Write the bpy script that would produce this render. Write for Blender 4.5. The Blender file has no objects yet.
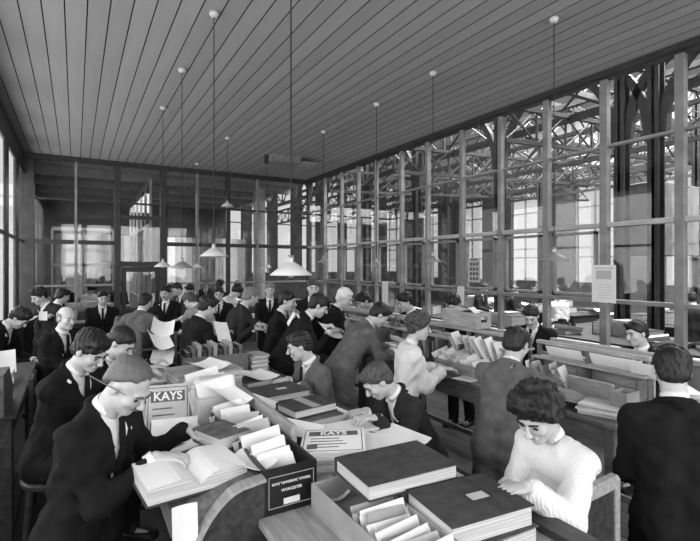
import bpy, bmesh, math, random
import numpy as np
from mathutils import Vector, Matrix
random.seed(11)
SC = bpy.context.scene
COL = SC.collection
# ------------------------------------------------------------------ camera
CAM_H = 2.0            # camera height, metres (room: x to the glazed side wall, y to the glazed end wall)
FOCAL = 468.0          # focal length in pixels of the 700 px wide frame
YAW = math.radians(30.4)
HORIZON = 265.0
SA, CA = math.sin(YAW), math.cos(YAW)
cam_data = bpy.data.cameras.new('camera')
cam_data.sensor_width = 36.0
cam_data.lens = FOCAL / 700.0 * 36.0
cam_data.shift_y = -(270.5 - HORIZON) / 700.0
cam_data.clip_start = 0.05
cam_data.clip_end = 200
cam = bpy.data.objects.new('camera', cam_data)
COL.objects.link(cam)
cam.location = (0, 0, CAM_H)
cam.rotation_euler = (math.pi / 2, 0, -YAW)
SC.camera = cam
# ------------------------------------------------------------------ world, lights, exposure
world = bpy.data.worlds.new('overcast_sky')
SC.world = world
world.use_nodes = True
wn = world.node_tree
bg = wn.nodes['Background']
bg.inputs['Color'].default_value = (1, 1, 1, 1)
bg.inputs['Strength'].default_value = 0.55

def area_light(name, loc, target, sx, sy, power):
    l = bpy.data.lights.new(name, 'AREA')
    l.shape = 'RECTANGLE'; l.size = sx; l.size_y = sy; l.energy = power
    o = bpy.data.objects.new(name, l); COL.objects.link(o)
    o.location = loc
    o.rotation_euler = (Vector(target) - Vector(loc)).to_track_quat('-Z', 'Y').to_euler()
    return o
# daylight at the tall windows of the end behind the camera
area_light('window_daylight', (2.4, -3.75, 2.6), (2.4, 3.0, 2.3), 6.0, 2.9, 330)
area_light('side_window_daylight', (-1.5, 4.2, 2.5), (4.0, 4.2, 2.3), 15.0, 2.7, 380)
area_light('skylight_daylight', (11.0, 5.0, 8.3), (11.0, 5.0, 0), 8.0, 14.0, 6500)
area_light('back_room_fill', (2.2, 16.0, 3.9), (2.2, 16.0, 0), 6.0, 5.0, 170)  # fill lamp added below the closed boarded ceiling to brighten the back room
vs = SC.view_settings
vs.view_transform = 'Standard'
vs.look = 'None'
vs.exposure = 0.74
vs.gamma = 1.0
vs.use_curve_mapping = False
SC.cycles.use_denoising = True
SC.cycles.max_bounces = 7
SC.cycles.diffuse_bounces = 4
SC.cycles.glossy_bounces = 3
SC.cycles.transmission_bounces = 4
SC.cycles.transparent_max_bounces = 16
SC.cycles.caustics_reflective = False
SC.cycles.caustics_refractive = False

# ------------------------------------------------------------------ placing helpers
def at_depth(px, py, t):
    """room point seen at frame position px, py at forward distance t (metres)"""
    r = (px - 350.0) / FOCAL * t
    return Vector((r * CA + t * SA, -r * SA + t * CA, CAM_H - (py - HORIZON) / FOCAL * t))
def on_plane(px, py, z):
    return at_depth(px, py, (CAM_H - z) * FOCAL / (py - HORIZON))
def on_wall_x(px, X):
    u = (px - 350.0) / FOCAL
    t = X / (u * CA + SA)
    return t * (-u * SA + CA)
def on_wall_y(px, Y):
    u = (px - 350.0) / FOCAL
    t = Y / (-u * SA + CA)
    return t * (u * CA + SA)

# ------------------------------------------------------------------ materials
MATS = {}
def mat(name, v, rough=0.7, noise=0.0, scale=8.0, bump=0.0, bscale=60.0, spec=0.3, stretch=None, metallic=0.0):
    if name in MATS:
        return MATS[name]
    m = bpy.data.materials.new(name); m.use_nodes = True
    nt = m.node_tree; b = nt.nodes['Principled BSDF']
    b.inputs['Base Color'].default_value = (v, v, v, 1)
    b.inputs['Roughness'].default_value = rough
    b.inputs['Specular IOR Level'].default_value = spec
    b.inputs['Metallic'].default_value = metallic
    tc = nt.nodes.new('ShaderNodeTexCoord')
    mp = nt.nodes.new('ShaderNodeMapping')
    nt.links.new(tc.outputs['Object'], mp.inputs['Vector'])
    if stretch: mp.inputs['Scale'].default_value = stretch
    if noise > 0:
        n = nt.nodes.new('ShaderNodeTexNoise'); n.inputs['Scale'].default_value = scale; n.inputs['Detail'].default_value = 5
        nt.links.new(mp.outputs['Vector'], n.inputs['Vector'])
        r = nt.nodes.new('ShaderNodeMapRange')
        r.inputs['From Min'].default_value = 0.3; r.inputs['From Max'].default_value = 0.7
        r.inputs['To Min'].default_value = max(0.0, v * (1 - noise)); r.inputs['To Max'].default_value = min(1.0, v * (1 + noise))
        nt.links.new(n.outputs['Fac'], r.inputs['Value'])
        c = nt.nodes.new('ShaderNodeCombineColor')
        for ch in ('Red', 'Green', 'Blue'): nt.links.new(r.outputs['Result'], c.inputs[ch])
        nt.links.new(c.outputs['Color'], b.inputs['Base Color'])
    if bump > 0:
        n2 = nt.nodes.new('ShaderNodeTexNoise'); n2.inputs['Scale'].default_value = bscale; n2.inputs['Detail'].default_value = 4
        nt.links.new(mp.outputs['Vector'], n2.inputs['Vector'])
        bp = nt.nodes.new('ShaderNodeBump'); bp.inputs['Strength'].default_value = bump; bp.inputs['Distance'].default_value = 0.01
        nt.links.new(n2.outputs['Fac'], bp.inputs['Height'])
        nt.links.new(bp.outputs['Normal'], b.inputs['Normal'])
    MATS[name] = m
    return m
SKIN = mat('skin', 0.43, 0.55, 0.08, 30)
EYEM = mat('eye_dark', 0.03, 0.3)
LIPM = mat('lip', 0.25, 0.5)
HAIR_D = mat('hair_dark', 0.012, 0.5, 0.5, 60, 0.5, 120, stretch=(1, 1, 0.3))
HAIR_M = mat('hair_brown', 0.05, 0.55, 0.5, 60, 0.5, 120, stretch=(1, 1, 0.3))
HAIR_G = mat('hair_grey', 0.17, 0.6, 0.2, 60, 0.5, 120)
HAIR_T = mat('hair_thin_grey', 0.10, 0.5, 0.12, 40, 0.3, 160)
HAIR_W = mat('hair_white', 0.62, 0.6, 0.2, 60, 0.5, 120)
SUIT_K = mat('suit_black', 0.009, 0.9, 0.3, 14, 0.25, 300, spec=0.15)
SUIT_D = mat('suit_charcoal', 0.022, 0.9, 0.3, 14, 0.25, 300, spec=0.15)
SUIT_G = mat('suit_grey', 0.105, 0.9, 0.2, 14, 0.25, 300, spec=0.15)
SUIT_L = mat('suit_light_grey', 0.26, 0.9, 0.15, 14, 0.25, 300, spec=0.15)
LINEN = mat('white_linen', 0.74, 0.8, 0.06, 20, 0.2, 80, spec=0.2)
BLOUSE = mat('white_blouse', 0.70, 0.85, 0.05, 9, 0.35, 40, spec=0.2, stretch=(3, 3, 0.4))
def stripe_cloth(name, v, dark):
    m = bpy.data.materials.new(name); m.use_nodes = True; nt = m.node_tree; b = nt.nodes['Principled BSDF']
    b.inputs['Roughness'].default_value = .85; b.inputs['Specular IOR Level'].default_value = .2
    tc = nt.nodes.new('ShaderNodeTexCoord'); w = nt.nodes.new('ShaderNodeTexWave'); w.wave_type = 'BANDS'; w.bands_direction = 'Y'
    mp = nt.nodes.new('ShaderNodeMapping'); mp.inputs['Scale'].default_value = (.0, 1.6, .0)
    w.inputs['Scale'].default_value = 18; w.inputs['Distortion'].default_value = 1.2; w.inputs['Detail'].default_value = 1
    r = nt.nodes.new('ShaderNodeValToRGB'); r.color_ramp.elements[0].color = (dark, dark, dark, 1); r.color_ramp.elements[1].color = (v, v, v, 1); r.color_ramp.elements[1].position = .35
    nt.links.new(tc.outputs['Object'], mp.inputs['Vector']); nt.links.new(mp.outputs['Vector'], w.inputs['Vector'])
    nt.links.new(w.outputs['Fac'], r.inputs['Fac']); nt.links.new(r.outputs['Color'], b.inputs['Base Color'])
    bp = nt.nodes.new('ShaderNodeBump'); bp.inputs['Strength'].default_value = .25; bp.inputs['Distance'].default_value = .01
    nt.links.new(w.outputs['Fac'], bp.inputs['Height']); nt.links.new(bp.outputs['Normal'], b.inputs['Normal'])
    return m
BLOUSE_S = stripe_cloth('striped_blouse', .70, .60)
LEATHER = mat('shoe_leather', 0.015, 0.4)
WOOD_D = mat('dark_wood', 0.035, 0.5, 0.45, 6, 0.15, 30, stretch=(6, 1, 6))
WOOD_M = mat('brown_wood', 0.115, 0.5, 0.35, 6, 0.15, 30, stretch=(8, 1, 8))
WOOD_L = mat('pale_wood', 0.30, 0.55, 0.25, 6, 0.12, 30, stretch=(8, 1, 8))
FRAME_D = mat('dark_painted_frame', 0.03, 0.5, 0.3, 5)
FRAME_M = mat('grey_painted_frame', 0.20, 0.55, 0.25, 5)
FRAME_W = mat('pale_painted_frame', 0.36, 0.6, 0.15, 5)
CEIL = [mat('ceiling_paint_%d' % i, 0.300 + 0.009 * i, 0.6, 0.06, 2.0, 0.05, 40, stretch=(6, .5, 6)) for i in (-2, -1, 0, 1, 2)]
FLOORM = [mat('floor_wood_%d' % i, 0.05 + 0.006 * i, 0.6, 0.35, 4, 0.1, 40, stretch=(8, .7, 8)) for i in (-2, -1, 0, 1, 2)]
PAPER = mat('paper', 0.70, 0.8, 0.05, 6)
PAPER_G = mat('paper_aged', 0.42, 0.85, 0.12, 8)
CARD = mat('card_file', 0.28, 0.85, 0.15, 8)
PRINT = mat('printing_ink', 0.05, 0.8)
PAGES = mat('page_edges', 0.50, 0.9, 0.35, 3, 0.3, 50, stretch=(1, 1, 90))
COVER_D = mat('ledger_cloth_dark', 0.040, 0.7, 0.4, 18, 0.3, 200)
COVER_M = mat('ledger_cloth_grey', 0.10, 0.7, 0.4, 18, 0.3, 200)
BLACKBOX = mat('black_box_lacquer', 0.012, 0.35, 0.3, 20)
ENAMEL = mat('enamel_shade_white', 0.50, 0.4, 0.05, 6)
ENAMEL_G = mat('enamel_shade_grey', 0.20, 0.4, 0.1, 6)
WIRE = mat('pendant_wire', 0.012, 0.6)
BRASS = mat('dull_metal', 0.30, 0.35, metallic=0.6)
IRON = mat('iron_paint', 0.035, 0.55, 0.3, 5)
IRON_L = mat('iron_paint_grey', 0.13, 0.6, 0.3, 5)
BRICK = mat('sooty_wall', 0.065, 0.9, 0.3, 3)
PLASTER = mat('pale_wall', 0.42, 0.9, 0.12, 3)
def glass_mat(name, refl, flat=None):
    m = bpy.data.materials.new(name); m.use_nodes = True
    nt = m.node_tree; nt.nodes.clear()
    out = nt.nodes.new('ShaderNodeOutputMaterial'); mix = nt.nodes.new('ShaderNodeMixShader')
    tr = nt.nodes.new('ShaderNodeBsdfTransparent'); gl = nt.nodes.new('ShaderNodeBsdfGlossy')
    tr.inputs['Color'].default_value = (0.93, 0.93, 0.93, 1)
    gl.inputs['Roughness'].default_value = 0.02
    fr = nt.nodes.new('ShaderNodeFresnel'); fr.inputs['IOR'].default_value = refl
    mx_ = nt.nodes.new('ShaderNodeMath'); mx_.operation = 'MINIMUM'; mx_.inputs[1].default_value = flat or 0.3
    nt.links.new(fr.outputs['Fac'], mx_.inputs[0]); nt.links.new(mx_.outputs[0], mix.inputs['Fac']); nt.links.new(tr.outputs[0], mix.inputs[1]); nt.links.new(gl.outputs[0], mix.inputs[2])
    nt.links.new(mix.outputs[0], out.inputs['Surface'])
    return m
GLASS = glass_mat('window_glass', 1.35, 0.28)
GLASS_THIN = glass_mat('window_glass_clear', 1.2, 0.08)

# ------------------------------------------------------------------ object helpers
def tag(o, label=None, cat=None, group=None, kind=None):
    if label: o['label'] = label
    if cat: o['category'] = cat
    if group: o['group'] = group
    if kind: o['kind'] = kind
    return o
def empty(name, loc=(0, 0, 0), rz=0.0, label=None, cat=None, group=None, kind=None, parent=None):
    o = bpy.data.objects.new(name, None); COL.objects.link(o)
    o.empty_display_size = 0.1
    o.location = loc; o.rotation_euler = (0, 0, rz)
    if parent: o.parent = parent
    return tag(o, label, cat, group, kind)
def link(name, me, material=None, parent=None, loc=None, rot=None):
    o = bpy.data.objects.new(name, me); COL.objects.link(o)
    if material is not None and not me.materials: me.materials.append(material)
    if parent: o.parent = parent
    if loc is not None: o.location = loc
    if rot is not None: o.rotation_euler = rot
    return o
class MB:
    """collects simple solids into one mesh"""
    def __init__(s): s.bm = bmesh.new()
    def box(s, x0, x1, y0, y1, z0, z1, bevel=0.0, mtx=None):
        r = bmesh.ops.create_cube(s.bm, size=1.0)
        vs_ = r['verts']
        for v in vs_:
            v.co = Vector((x0 + (v.co.x + .5) * (x1 - x0), y0 + (v.co.y + .5) * (y1 - y0), z0 + (v.co.z + .5) * (z1 - z0)))
        if bevel > 0:
            es = list({e for v in vs_ for e in v.link_edges})
            out = bmesh.ops.bevel(s.bm, geom=es, offset=bevel, segments=1, affect='EDGES', profile=0.5)
            if mtx is not None:
                vv = {v for f in out['faces'] for v in f.verts}
                todo = set(vv)
                st = list(vv)
                while st:
                    v = st.pop()
                    for e in v.link_edges:
                        w = e.other_vert(v)
                        if w not in todo: todo.add(w); st.append(w)
                for v in todo: v.co = mtx @ v.co
        elif mtx is not None:
            for v in vs_: v.co = mtx @ v.co
        return s
    def bar(s, a, b, w, h=None):
        """rectangular bar from a to b"""
        a = Vector(a); b = Vector(b); d = b - a; L = d.length
        if L < 1e-6: return s
        q = d.to_track_quat('Z', 'Y').to_matrix().to_4x4()
        M = Matrix.Translation(a) @ q
        h = h or w
        return s.box(-w / 2, w / 2, -h / 2, h / 2, 0, L, 0, M)
    def tube(s, a, b, r0, r1=None, n=10):
        a = Vector(a); b = Vector(b); d = b - a
        M = Matrix.Translation((a + b) / 2) @ d.to_track_quat('Z', 'Y').to_matrix().to_4x4()
        bmesh.ops.create_cone(s.bm, cap_ends=True, segments=n, radius1=r0, radius2=r0 if r1 is None else r1, depth=d.length, matrix=M)
        return s
    def lathe(s, prof, n=20, c=(0, 0, 0), closed=False):
        rings = []
        for r, z in prof:
            if r < 1e-5: rings.append([s.bm.verts.new((c[0], c[1], c[2] + z))])
            else: rings.append([s.bm.verts.new((c[0] + r * math.cos(2 * math.pi * k / n), c[1] + r * math.sin(2 * math.pi * k / n), c[2] + z)) for k in range(n)])
        for A, B in zip(rings, rings[1:]):
            for k in range(n):
                k2 = (k + 1) % n
                if len(A) == 1 and len(B) == 1: continue
                if len(A) == 1: s.bm.faces.new((A[0], B[k2], B[k]))
                elif len(B) == 1: s.bm.faces.new((A[k], A[k2], B[0]))
                else: s.bm.faces.new((A[k], A[k2], B[k2], B[k]))
        return s
    def prism(s, pts, axis, d0, d1):
        """pts: 2-D outline, extruded along axis ('x','y','z') from d0 to d1"""
        def mk(p, d):
            return {'x': (d, p[0], p[1]), 'y': (p[0], d, p[1]), 'z': (p[0], p[1], d)}[axis]
        A = [s.bm.verts.new(mk(p, d0)) for p in pts]; B = [s.bm.verts.new(mk(p, d1)) for p in pts]
        s.bm.faces.new(A); s.bm.faces.new(B[::-1])
        n = len(pts)
        for k in range(n): s.bm.faces.new((A[k], A[(k + 1) % n], B[(k + 1) % n], B[k]))
        bmesh.ops.recalc_face_normals(s.bm, faces=s.bm.faces[:])
        return s
    def mesh(s, name, material, smooth=False):
        me = bpy.data.meshes.new(name)
        bmesh.ops.recalc_face_normals(s.bm, faces=s.bm.faces[:])
        s.bm.to_mesh(me); s.bm.free()
        if smooth:
            for p in me.polygons: p.use_smooth = True
        if material is not None: me.materials.append(material)
        return me
    def build(s, name, material, parent=None, loc=None, rot=None, smooth=False):
        return link(name, s.mesh(name, material, smooth), None, parent, loc, rot)
# ------------------------------------------------------------------ the room shell
XR, XL, YB, YF, ZC = 5.62, -0.92, 11.9, -3.6, 4.35
ceiling = empty('ceiling', (0, 0, ZC), kind='structure')
tag(ceiling, 'painted board ceiling with dark joints between the boards')
PW = 0.18
nb = int((XR + 0.1 - (XL - 0.1)) / PW) + 1
pm = {}
for i in range(nb):
    x = XL - 0.06 + PW * i
    k = random.randrange(5)
    if k not in pm:
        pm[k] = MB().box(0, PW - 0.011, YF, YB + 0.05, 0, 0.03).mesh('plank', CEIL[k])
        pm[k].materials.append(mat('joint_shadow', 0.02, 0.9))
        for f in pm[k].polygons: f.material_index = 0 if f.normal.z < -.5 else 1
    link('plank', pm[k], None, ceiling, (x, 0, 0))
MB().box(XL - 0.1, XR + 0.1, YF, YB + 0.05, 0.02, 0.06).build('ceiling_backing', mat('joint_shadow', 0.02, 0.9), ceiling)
floor = empty('floor', (0, 0, 0), kind='structure')
tag(floor, 'dark worn plank floor of the office')
pm = {}
for i in range(nb + 2):
    x = XL - 0.1 + PW * i
    k = random.randrange(5)
    if k not in pm:
        pm[k] = MB().box(0, PW - 0.005, YF, YB, -0.03, 0, 0.002).mesh('plank', FLOORM[k])
    link('plank', pm[k], None, floor, (x, 0, 0))
MB().box(XL - 0.1, XR + 0.3, YF, YB, -0.06, -0.028).build('subfloor', mat('joint_shadow', 0.02, 0.9), floor)

def pane(root, axis, c, a0, a1, z0, z1):
    m = MB()
    if axis == 'x': m.box(c - .003, c + .003, a0, a1, z0, z1)
    else: m.box(a0, a1, c - .003, c + .003, z0, z1)
    m.build('pane', GLASS, root)
def post(root, axis, c, a, w, d, z0, z1, m_, name='mullion'):
    b = MB()
    if axis == 'x': b.box(c - d / 2, c + d / 2, a - w / 2, a + w / 2, z0, z1, 0.006)
    else: b.box(a - w / 2, a + w / 2, c - d / 2, c + d / 2, z0, z1, 0.006)
    return b.build(name, m_, root)
def rail(root, axis, c, a0, a1, z, h, d, m_, name='transom'):
    b = MB()
    if axis == 'x': b.box(c - d / 2, c + d / 2, a0, a1, z - h / 2, z + h / 2, 0.005)
    else: b.box(a0, a1, c - d / 2, c + d / 2, z - h / 2, z + h / 2, 0.005)
    return b.build(name, m_, root)
# glazed side wall (x = XR): mullions read from the photo, thick iron-cased ones among them
wall_right = empty('wall_right', (0, 0, 0), kind='structure')
tag(wall_right, 'tall glazed partition with grey mullions towards the iron-trussed hall')
mpx = [(325, .05), (342, .05), (358.5, .07), (376.5, .05), (402, .06), (428, .07), (462.5, .07), (501, .07), (547, .09), (605, .10), (681, .10)]
ys = [(on_wall_x(p, XR), w) for p, w in mpx] + [(1.35, .08), (0.2, .12), (-1.1, .08), (-2.4, .12), (YF, .12)]
Z1, Z2, ZS = 1.56, 2.49, 0.98
for y, w in ys:
    post(wall_right, 'x', XR, y, w * .95, .09, 0, ZC, FRAME_D if w > .11 else FRAME_M)
yy = [YB] + [y for y, w in ys]
for a, b in zip(yy, yy[1:]):
    a_, b_ = a - .05, b + .05
    rail(wall_right, 'x', XR, b_, a_, Z1, .05, .07, FRAME_M)
    rail(wall_right, 'x', XR, b_, a_, Z2, .06, .09, FRAME_W)
    rail(wall_right, 'x', XR, b_, a_, 3.45, .035, .06, FRAME_M)
    pane(wall_right, 'x', XR, b_ - .02, a_ + .02, ZS, Z1 - .02)
    pane(wall_right, 'x', XR, b_ - .02, a_ + .02, Z1 + .02, Z2 - .04)
    pane(wall_right, 'x', XR, b_ - .02, a_ + .02, Z2 + .04, ZC - .08)
    MB().box(XR - .03, XR + .03, b_, a_, 0.0, ZS - .03, .004).build('panel', FRAME_M, wall_right)
# opening casement lines: a second thin frame inside the middle lights
for a, b in zip(yy[1:], yy[2:11]):
    a_, b_ = a - .10, b + .10
    if a_ - b_ < .25: continue
    m = MB()
    m.box(XR - .03, XR + .03, b_, b_ + .03, Z1 + .05, Z2 - .07); m.box(XR - .03, XR + .03, a_ - .03, a_, Z1 + .05, Z2 - .07)
    m.box(XR - .03, XR + .03, b_, a_, Z2 - .10, Z2 - .07); m.box(XR - .03, XR + .03, b_, a_, Z1 + .05, Z1 + .08)
    m.build('casement', FRAME_M, wall_right)
rail(wall_right, 'x', XR, YF, YB, ZS, .06, .16, FRAME_W, 'sill')
rail(wall_right, 'x', XR, YF, YB, ZC - .04, .09, .12, FRAME_D, 'head_rail')
# glazed end wall (y = YB)
wall_back = empty('wall_back', (0, 0, 0), kind='structure')
tag(wall_back, 'dark framed glazed end partition with a door opening')
bpx = [(28, .22), (76, .05), (117.5, .13), (163, .13), (197, .05), (228, .09), (257, .05), (309, .12)]
xs_ = [(on_wall_y(p, YB), w) for p, w in bpx]
for x, w in xs_:
    post(wall_back, 'y', YB, x, w, .12, 0, ZC, FRAME_D if w > .06 else FRAME_M)
xx = [XL] + [x for x, w in xs_] + [XR]
for i, (a, b) in enumerate(zip(xx, xx[1:])):
    a_, b_ = a + .04, b - .04
    if b_ - a_ < .1: continue
    door = (i == 3)
    rail(wall_back, 'y', YB, a_, b_, 2.50 if not door else 3.10, .09, .10, FRAME_D)
    rail(wall_back, 'y', YB, a_, b_, 3.42, .04, .07, FRAME_D)
    top = 2.54 if not door else 3.14
    pane(wall_back, 'y', YB, a_, b_, top, ZC - .08)
    if not door:
        rail(wall_back, 'y', YB, a_, b_, 1.55, .045, .07, FRAME_M)
        pane(wall_back, 'y', YB, a_, b_, 1.57, 2.46); pane(wall_back, 'y', YB, a_, b_, ZS, 1.53)
        MB().box(a_, b_, YB - .03, YB + .03, 0, ZS, .004).build('panel', FRAME_D, wall_back)
    else:
        rail(wall_back, 'y', YB, a_, b_, 2.02, .12, .12, FRAME_D, 'door_head')
        pane(wall_back, 'y', YB, a_, b_, 2.08, 3.05)
rail(wall_back, 'y', YB, XL, XR, ZC - .05, .10, .14, FRAME_D, 'head_rail')
# the door leaf standing in the opening
da, db = xx[3] + .08, xx[4] - .08
door_1 = empty('door_1', (da, YB, 0), kind='structure'); tag(door_1, 'half glazed dark framed door in the end partition')
dw = db - da
MB().box(0, .10, -.02, .02, .02, 1.95, .004).build('stile', FRAME_D, door_1)
MB().box(dw - .10, dw, -.02, .02, .02, 1.95, .004).build('stile', FRAME_D, door_1)
MB().box(.10, dw - .10, -.02, .02, 1.84, 1.95, .004).build('top_rail', FRAME_D, door_1)
MB().box(.10, dw - .10, -.02, .02, .02, 1.0, .004).build('lower_panel', FRAME_D, door_1)
MB().box(.10, dw - .10, -.003, .003, 1.0, 1.84).build('pane', GLASS, door_1)
MB().tube((dw - .05, -.02, 1.0), (dw - .05, -.07, 1.0), .012).tube((dw - .05, -.07, 1.0), (dw - .14, -.07, 1.0), .011).build('handle', BRASS, door_1)
# left wall with tall windows
wall_left = empty('wall_left', (0, 0, 0), kind='structure'); tag(wall_left, 'dark wall with tall bright windows along the desks')
y = YF
k = 0
MB().box(XL - .03, XL, YF, YB, 0, 1.05).build('wall_base', FRAME_D, wall_left)
MB().box(XL - .03, XL, YF, YB, 3.9, ZC).build('wall_head', FRAME_D, wall_left)
while y < YB - .3:
    MB().box(XL - .03, XL + .0, y, y + .45, 1.05, 3.9, .006).build('pier', FRAME_D, wall_left)
    w0, w1 = y + .45, min(y + 1.55, YB)
    k += 1
    win = empty('window_%d' % k, (XL - .012, w0, 1.05), kind='structure', label='tall window in the dark side wall')
    MB().box(-.003, .003, 0, w1 - w0, 0, 1.42).build('pane', GLASS_THIN, win)
    MB().box(-.003, .003, 0, w1 - w0, 1.46, 2.85).build('pane', GLASS_THIN, win)
    MB().box(-.03, .008, 0, w1 - w0, 1.41, 1.47, .004).build('transom', FRAME_D, win)
    MB().box(-.03, .05, 0, w1 - w0, -.04, 0, .004).build('sill', FRAME_W, win)
    y += 1.55
# end behind the camera: brick wall with tall glazed windows
wall_front = empty('wall_front', (0, 0, 0), kind='structure'); tag(wall_front, 'window wall at the near end of the office')
MB().box(XL, XR, YF - .2, YF, 0, 1.1).build('wall_base', PLASTER, wall_front)
MB().box(XL, XR, YF - .2, YF, 4.1, ZC).build('wall_head', PLASTER, wall_front)
for i in range(6):
    x = XL + (XR - XL) * i / 5
    MB().box(x - .12, x + .12, YF - .2, YF, 1.1, 4.1).build('pier', PLASTER, wall_front)
for i in range(5):
    x = XL + (XR - XL) * i / 5
    MB().box(x + .12, x + 1.19, YF - .11, YF - .104, 1.1, 4.1).build('pane', GLASS, wall_front)
trim = MB().box(XL, XR, YB - .12, YB - .06, ZC - .07, ZC - .003, .006).build('trim_1', FRAME_D); tag(trim, 'dark cornice along the end partition', kind='structure')
trim = MB().box(XR - .12, XR - .06, YF, YB - .12, ZC - .07, ZC - .003, .006).build('trim_2', FRAME_D); tag(trim, 'dark cornice along the glazed side', kind='structure')

# ------------------------------------------------------------------ iron hall beyond the glazed side
hall_floor = MB().box(XR + .2, 19, -8, 24, -.05, -.001).build('floor_hall', mat('hall_floor', .07, .8, .2, 2)); tag(hall_floor, 'dark floor of the iron hall', kind='structure')
wall_hall = empty('wall_hall', (0, 0, 0), kind='structure'); tag(wall_hall, 'far wall of the iron hall with tall bright windows')
XH = 17.5
MB().box(XH, XH + .3, -8, 24, 0, 1.3).build('wall_base', BRICK, wall_hall)
MB().box(XH, XH + .3, -8, 24, 5.6, 9.2).build('wall_head', PLASTER, wall_hall)
yy2 = -8.0
while yy2 < 23.5:
    MB().box(XH, XH + .3, yy2, yy2 + 1.7, 1.3, 5.6).build('pier', BRICK, wall_hall)
    for kk in range(3):
        MB().box(XH + .1, XH + .16, yy2 + 1.7 + kk * .77, yy2 + 1.76 + kk * .77, 1.3, 5.6).build('glazing_bar', FRAME_M, wall_hall)
    for zz in (2.3, 3.3, 4.3):
        MB().box(XH + .1, XH + .16, yy2 + 1.7, yy2 + 3.3, zz, zz + .05).build('glazing_bar', FRAME_M, wall_hall)
    MB().box(XH + .12, XH + .126, yy2 + 1.7, yy2 + 3.3, 1.3, 5.6).build('pane', GLASS, wall_hall)
    yy2 += 3.3
MB().box(XR - 1, XH + .3, 24, 24.2, 0, 1.6).build('gable', BRICK, wall_hall)
MB().box(XR - 1, XH + .3, 24, 24.2, 6.8, 9.2).build('gable', PLASTER, wall_hall)
for i in range(9):
    MB().box(XR - 1 + 1.45 * i, XR - .45 + 1.45 * i, 24, 24.2, 1.6, 6.8).build('pier', BRICK, wall_hall)
    MB().box(XR - .45 + 1.45 * i, XR + .45 + 1.45 * i, 24.1, 24.106, 1.6, 6.8).build('pane', GLASS_THIN, wall_hall)
    for zz in (2.9, 4.2, 5.5): MB().box(XR - .45 + 1.45 * i, XR + .45 + 1.45 * i, 24.08, 24.14, zz, zz + .06).build('glazing_bar', FRAME_M, wall_hall)
MB().box(XR + .1, XH + .3, -8.2, -8, 0, 9.2).build('gable', BRICK, wall_hall)
# hall roof: boarded strips between rooflights
roof_hall = empty('roof_hall', (0, 0, 0), kind='structure'); tag(roof_hall, 'hall roof with long rooflights over iron trusses')
x = XR - .1
while x < XH:
    MB().box(x, x + .45, -8, 24, 8.9, 9.0).build('boarding', FRAME_D, roof_hall)
    MB().box(x + .45, x + 2.0, -8, 24, 8.94, 8.946).build('pane', GLASS_THIN, roof_hall)
    x += 2.0
def lattice(name, label, a, b, depth, n, group, w=.06):
    """iron lattice girder from a to b (top chord), with crossed braces"""
    a = Vector(a); b = Vector(b); d = b - a
    r = empty(name, a, kind='structure'); tag(r, label, group=group)
    dz = Vector((0, 0, -depth)); O = Vector((0, 0, 0))
    MB().bar(O, d, w * 1.3).build('top_chord', IRON, r); MB().bar(dz, d + dz, w * 1.3).build('bottom_chord', IRON, r)
    me1 = MB().bar(O, d / n + dz, w * .55, .02).mesh('brace', IRON); me2 = MB().bar(dz, d / n, w * .55, .02).mesh('brace', IRON)
    me3 = MB().bar(O, dz, w * .6, .03).mesh('strut', IRON)
    for i in range(n):
        p = d * (i / n)
        link('brace', me1, None, r, p); link('brace', me2, None, r, p)
        link('strut', me3, None, r, p)
    return r
for i, y in enumerate((-2.0, 0.8, 3.6, 6.4, 9.2, 12.0, 15.0)):
    lattice('roof_truss', 'crossed iron lattice truss spanning the hall roof', (XR + .25, y, 6.9), (XH, y, 6.9), 1.1, 9, 'lattice trusses across the hall', .10)
for i, x in enumerate((7.6, 10.4, 13.4, 16.4)):
    lattice('purlin_girder', 'long iron lattice girder running the length of the hall', (x, -6, 5.75 + .15 * i), (x, 23, 5.75 + .15 * i), 1.15, 20, 'long lattice girders in the hall', .09)
for i, x in enumerate((9.0, 12.0, 15.0)):
    lattice('tie_girder', 'slender iron lattice tie under the hall roof', (x, -6, 4.75 + .2 * i), (x, 23, 4.75 + .2 * i), .62, 34, 'slender lattice ties in the hall', .06)
for i, y in enumerate((2.4, 5.2, 8.2, 11.2)):
    lattice('cross_tie', 'slender crossed tie between the hall stanchions', (XR + .3, y, 4.55), (XH, y, 5.1), .55, 15, 'crossed ties in the hall', .055)
def iron_column(x, y, zt):
    r = empty('column_iron', (x, y, 0), kind='structure'); tag(r, 'dark iron stanchion with curved brackets in the hall', group='iron stanchions in the hall')
    MB().box(-.09, .09, -.02, .02, 0, zt).box(-.09, -.07, -.08, .08, 0, zt).box(.07, .09, -.08, .08, 0, zt).build('shaft', IRON, r)
    MB().box(-.2, .2, -.2, .2, 0, .12, .01).build('base', IRON, r)
    for s in (-1, 1):
        m = MB(); pts = []
        for k in range(9):
            a = math.pi / 2 * k / 8
            pts.append((s * (.10 + 1.0 * (1 - math.cos(a))), zt - 1.35 + 1.3 * math.sin(a)))
        for p, q in zip(pts, pts[1:]): m.bar((0, p[0], p[1]), (0, q[0], q[1]), .10, .12)
        m.build('bracket', IRON, r)
    return r
for y in (on_wall_x(656, 7.4), on_wall_x(622, 7.4), 6.62, 9.3, 11.6, 14.4):
    iron_column(7.4, y, 5.3)
for y in (1.0, 5.0, 9.0, 13.0): iron_column(11.8, y, 5.6)
# big flat iron duct / boarded loft against the right end of the hall
tag(MB().box(7.7, 9.0, on_wall_x(658, 7.7), on_wall_x(627, 7.7), 2.15, 3.30, .01).build('hoist_cabin', FRAME_M), 'grey boarded hoist cabin hung between the iron stanchions', 'cabin')

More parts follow.
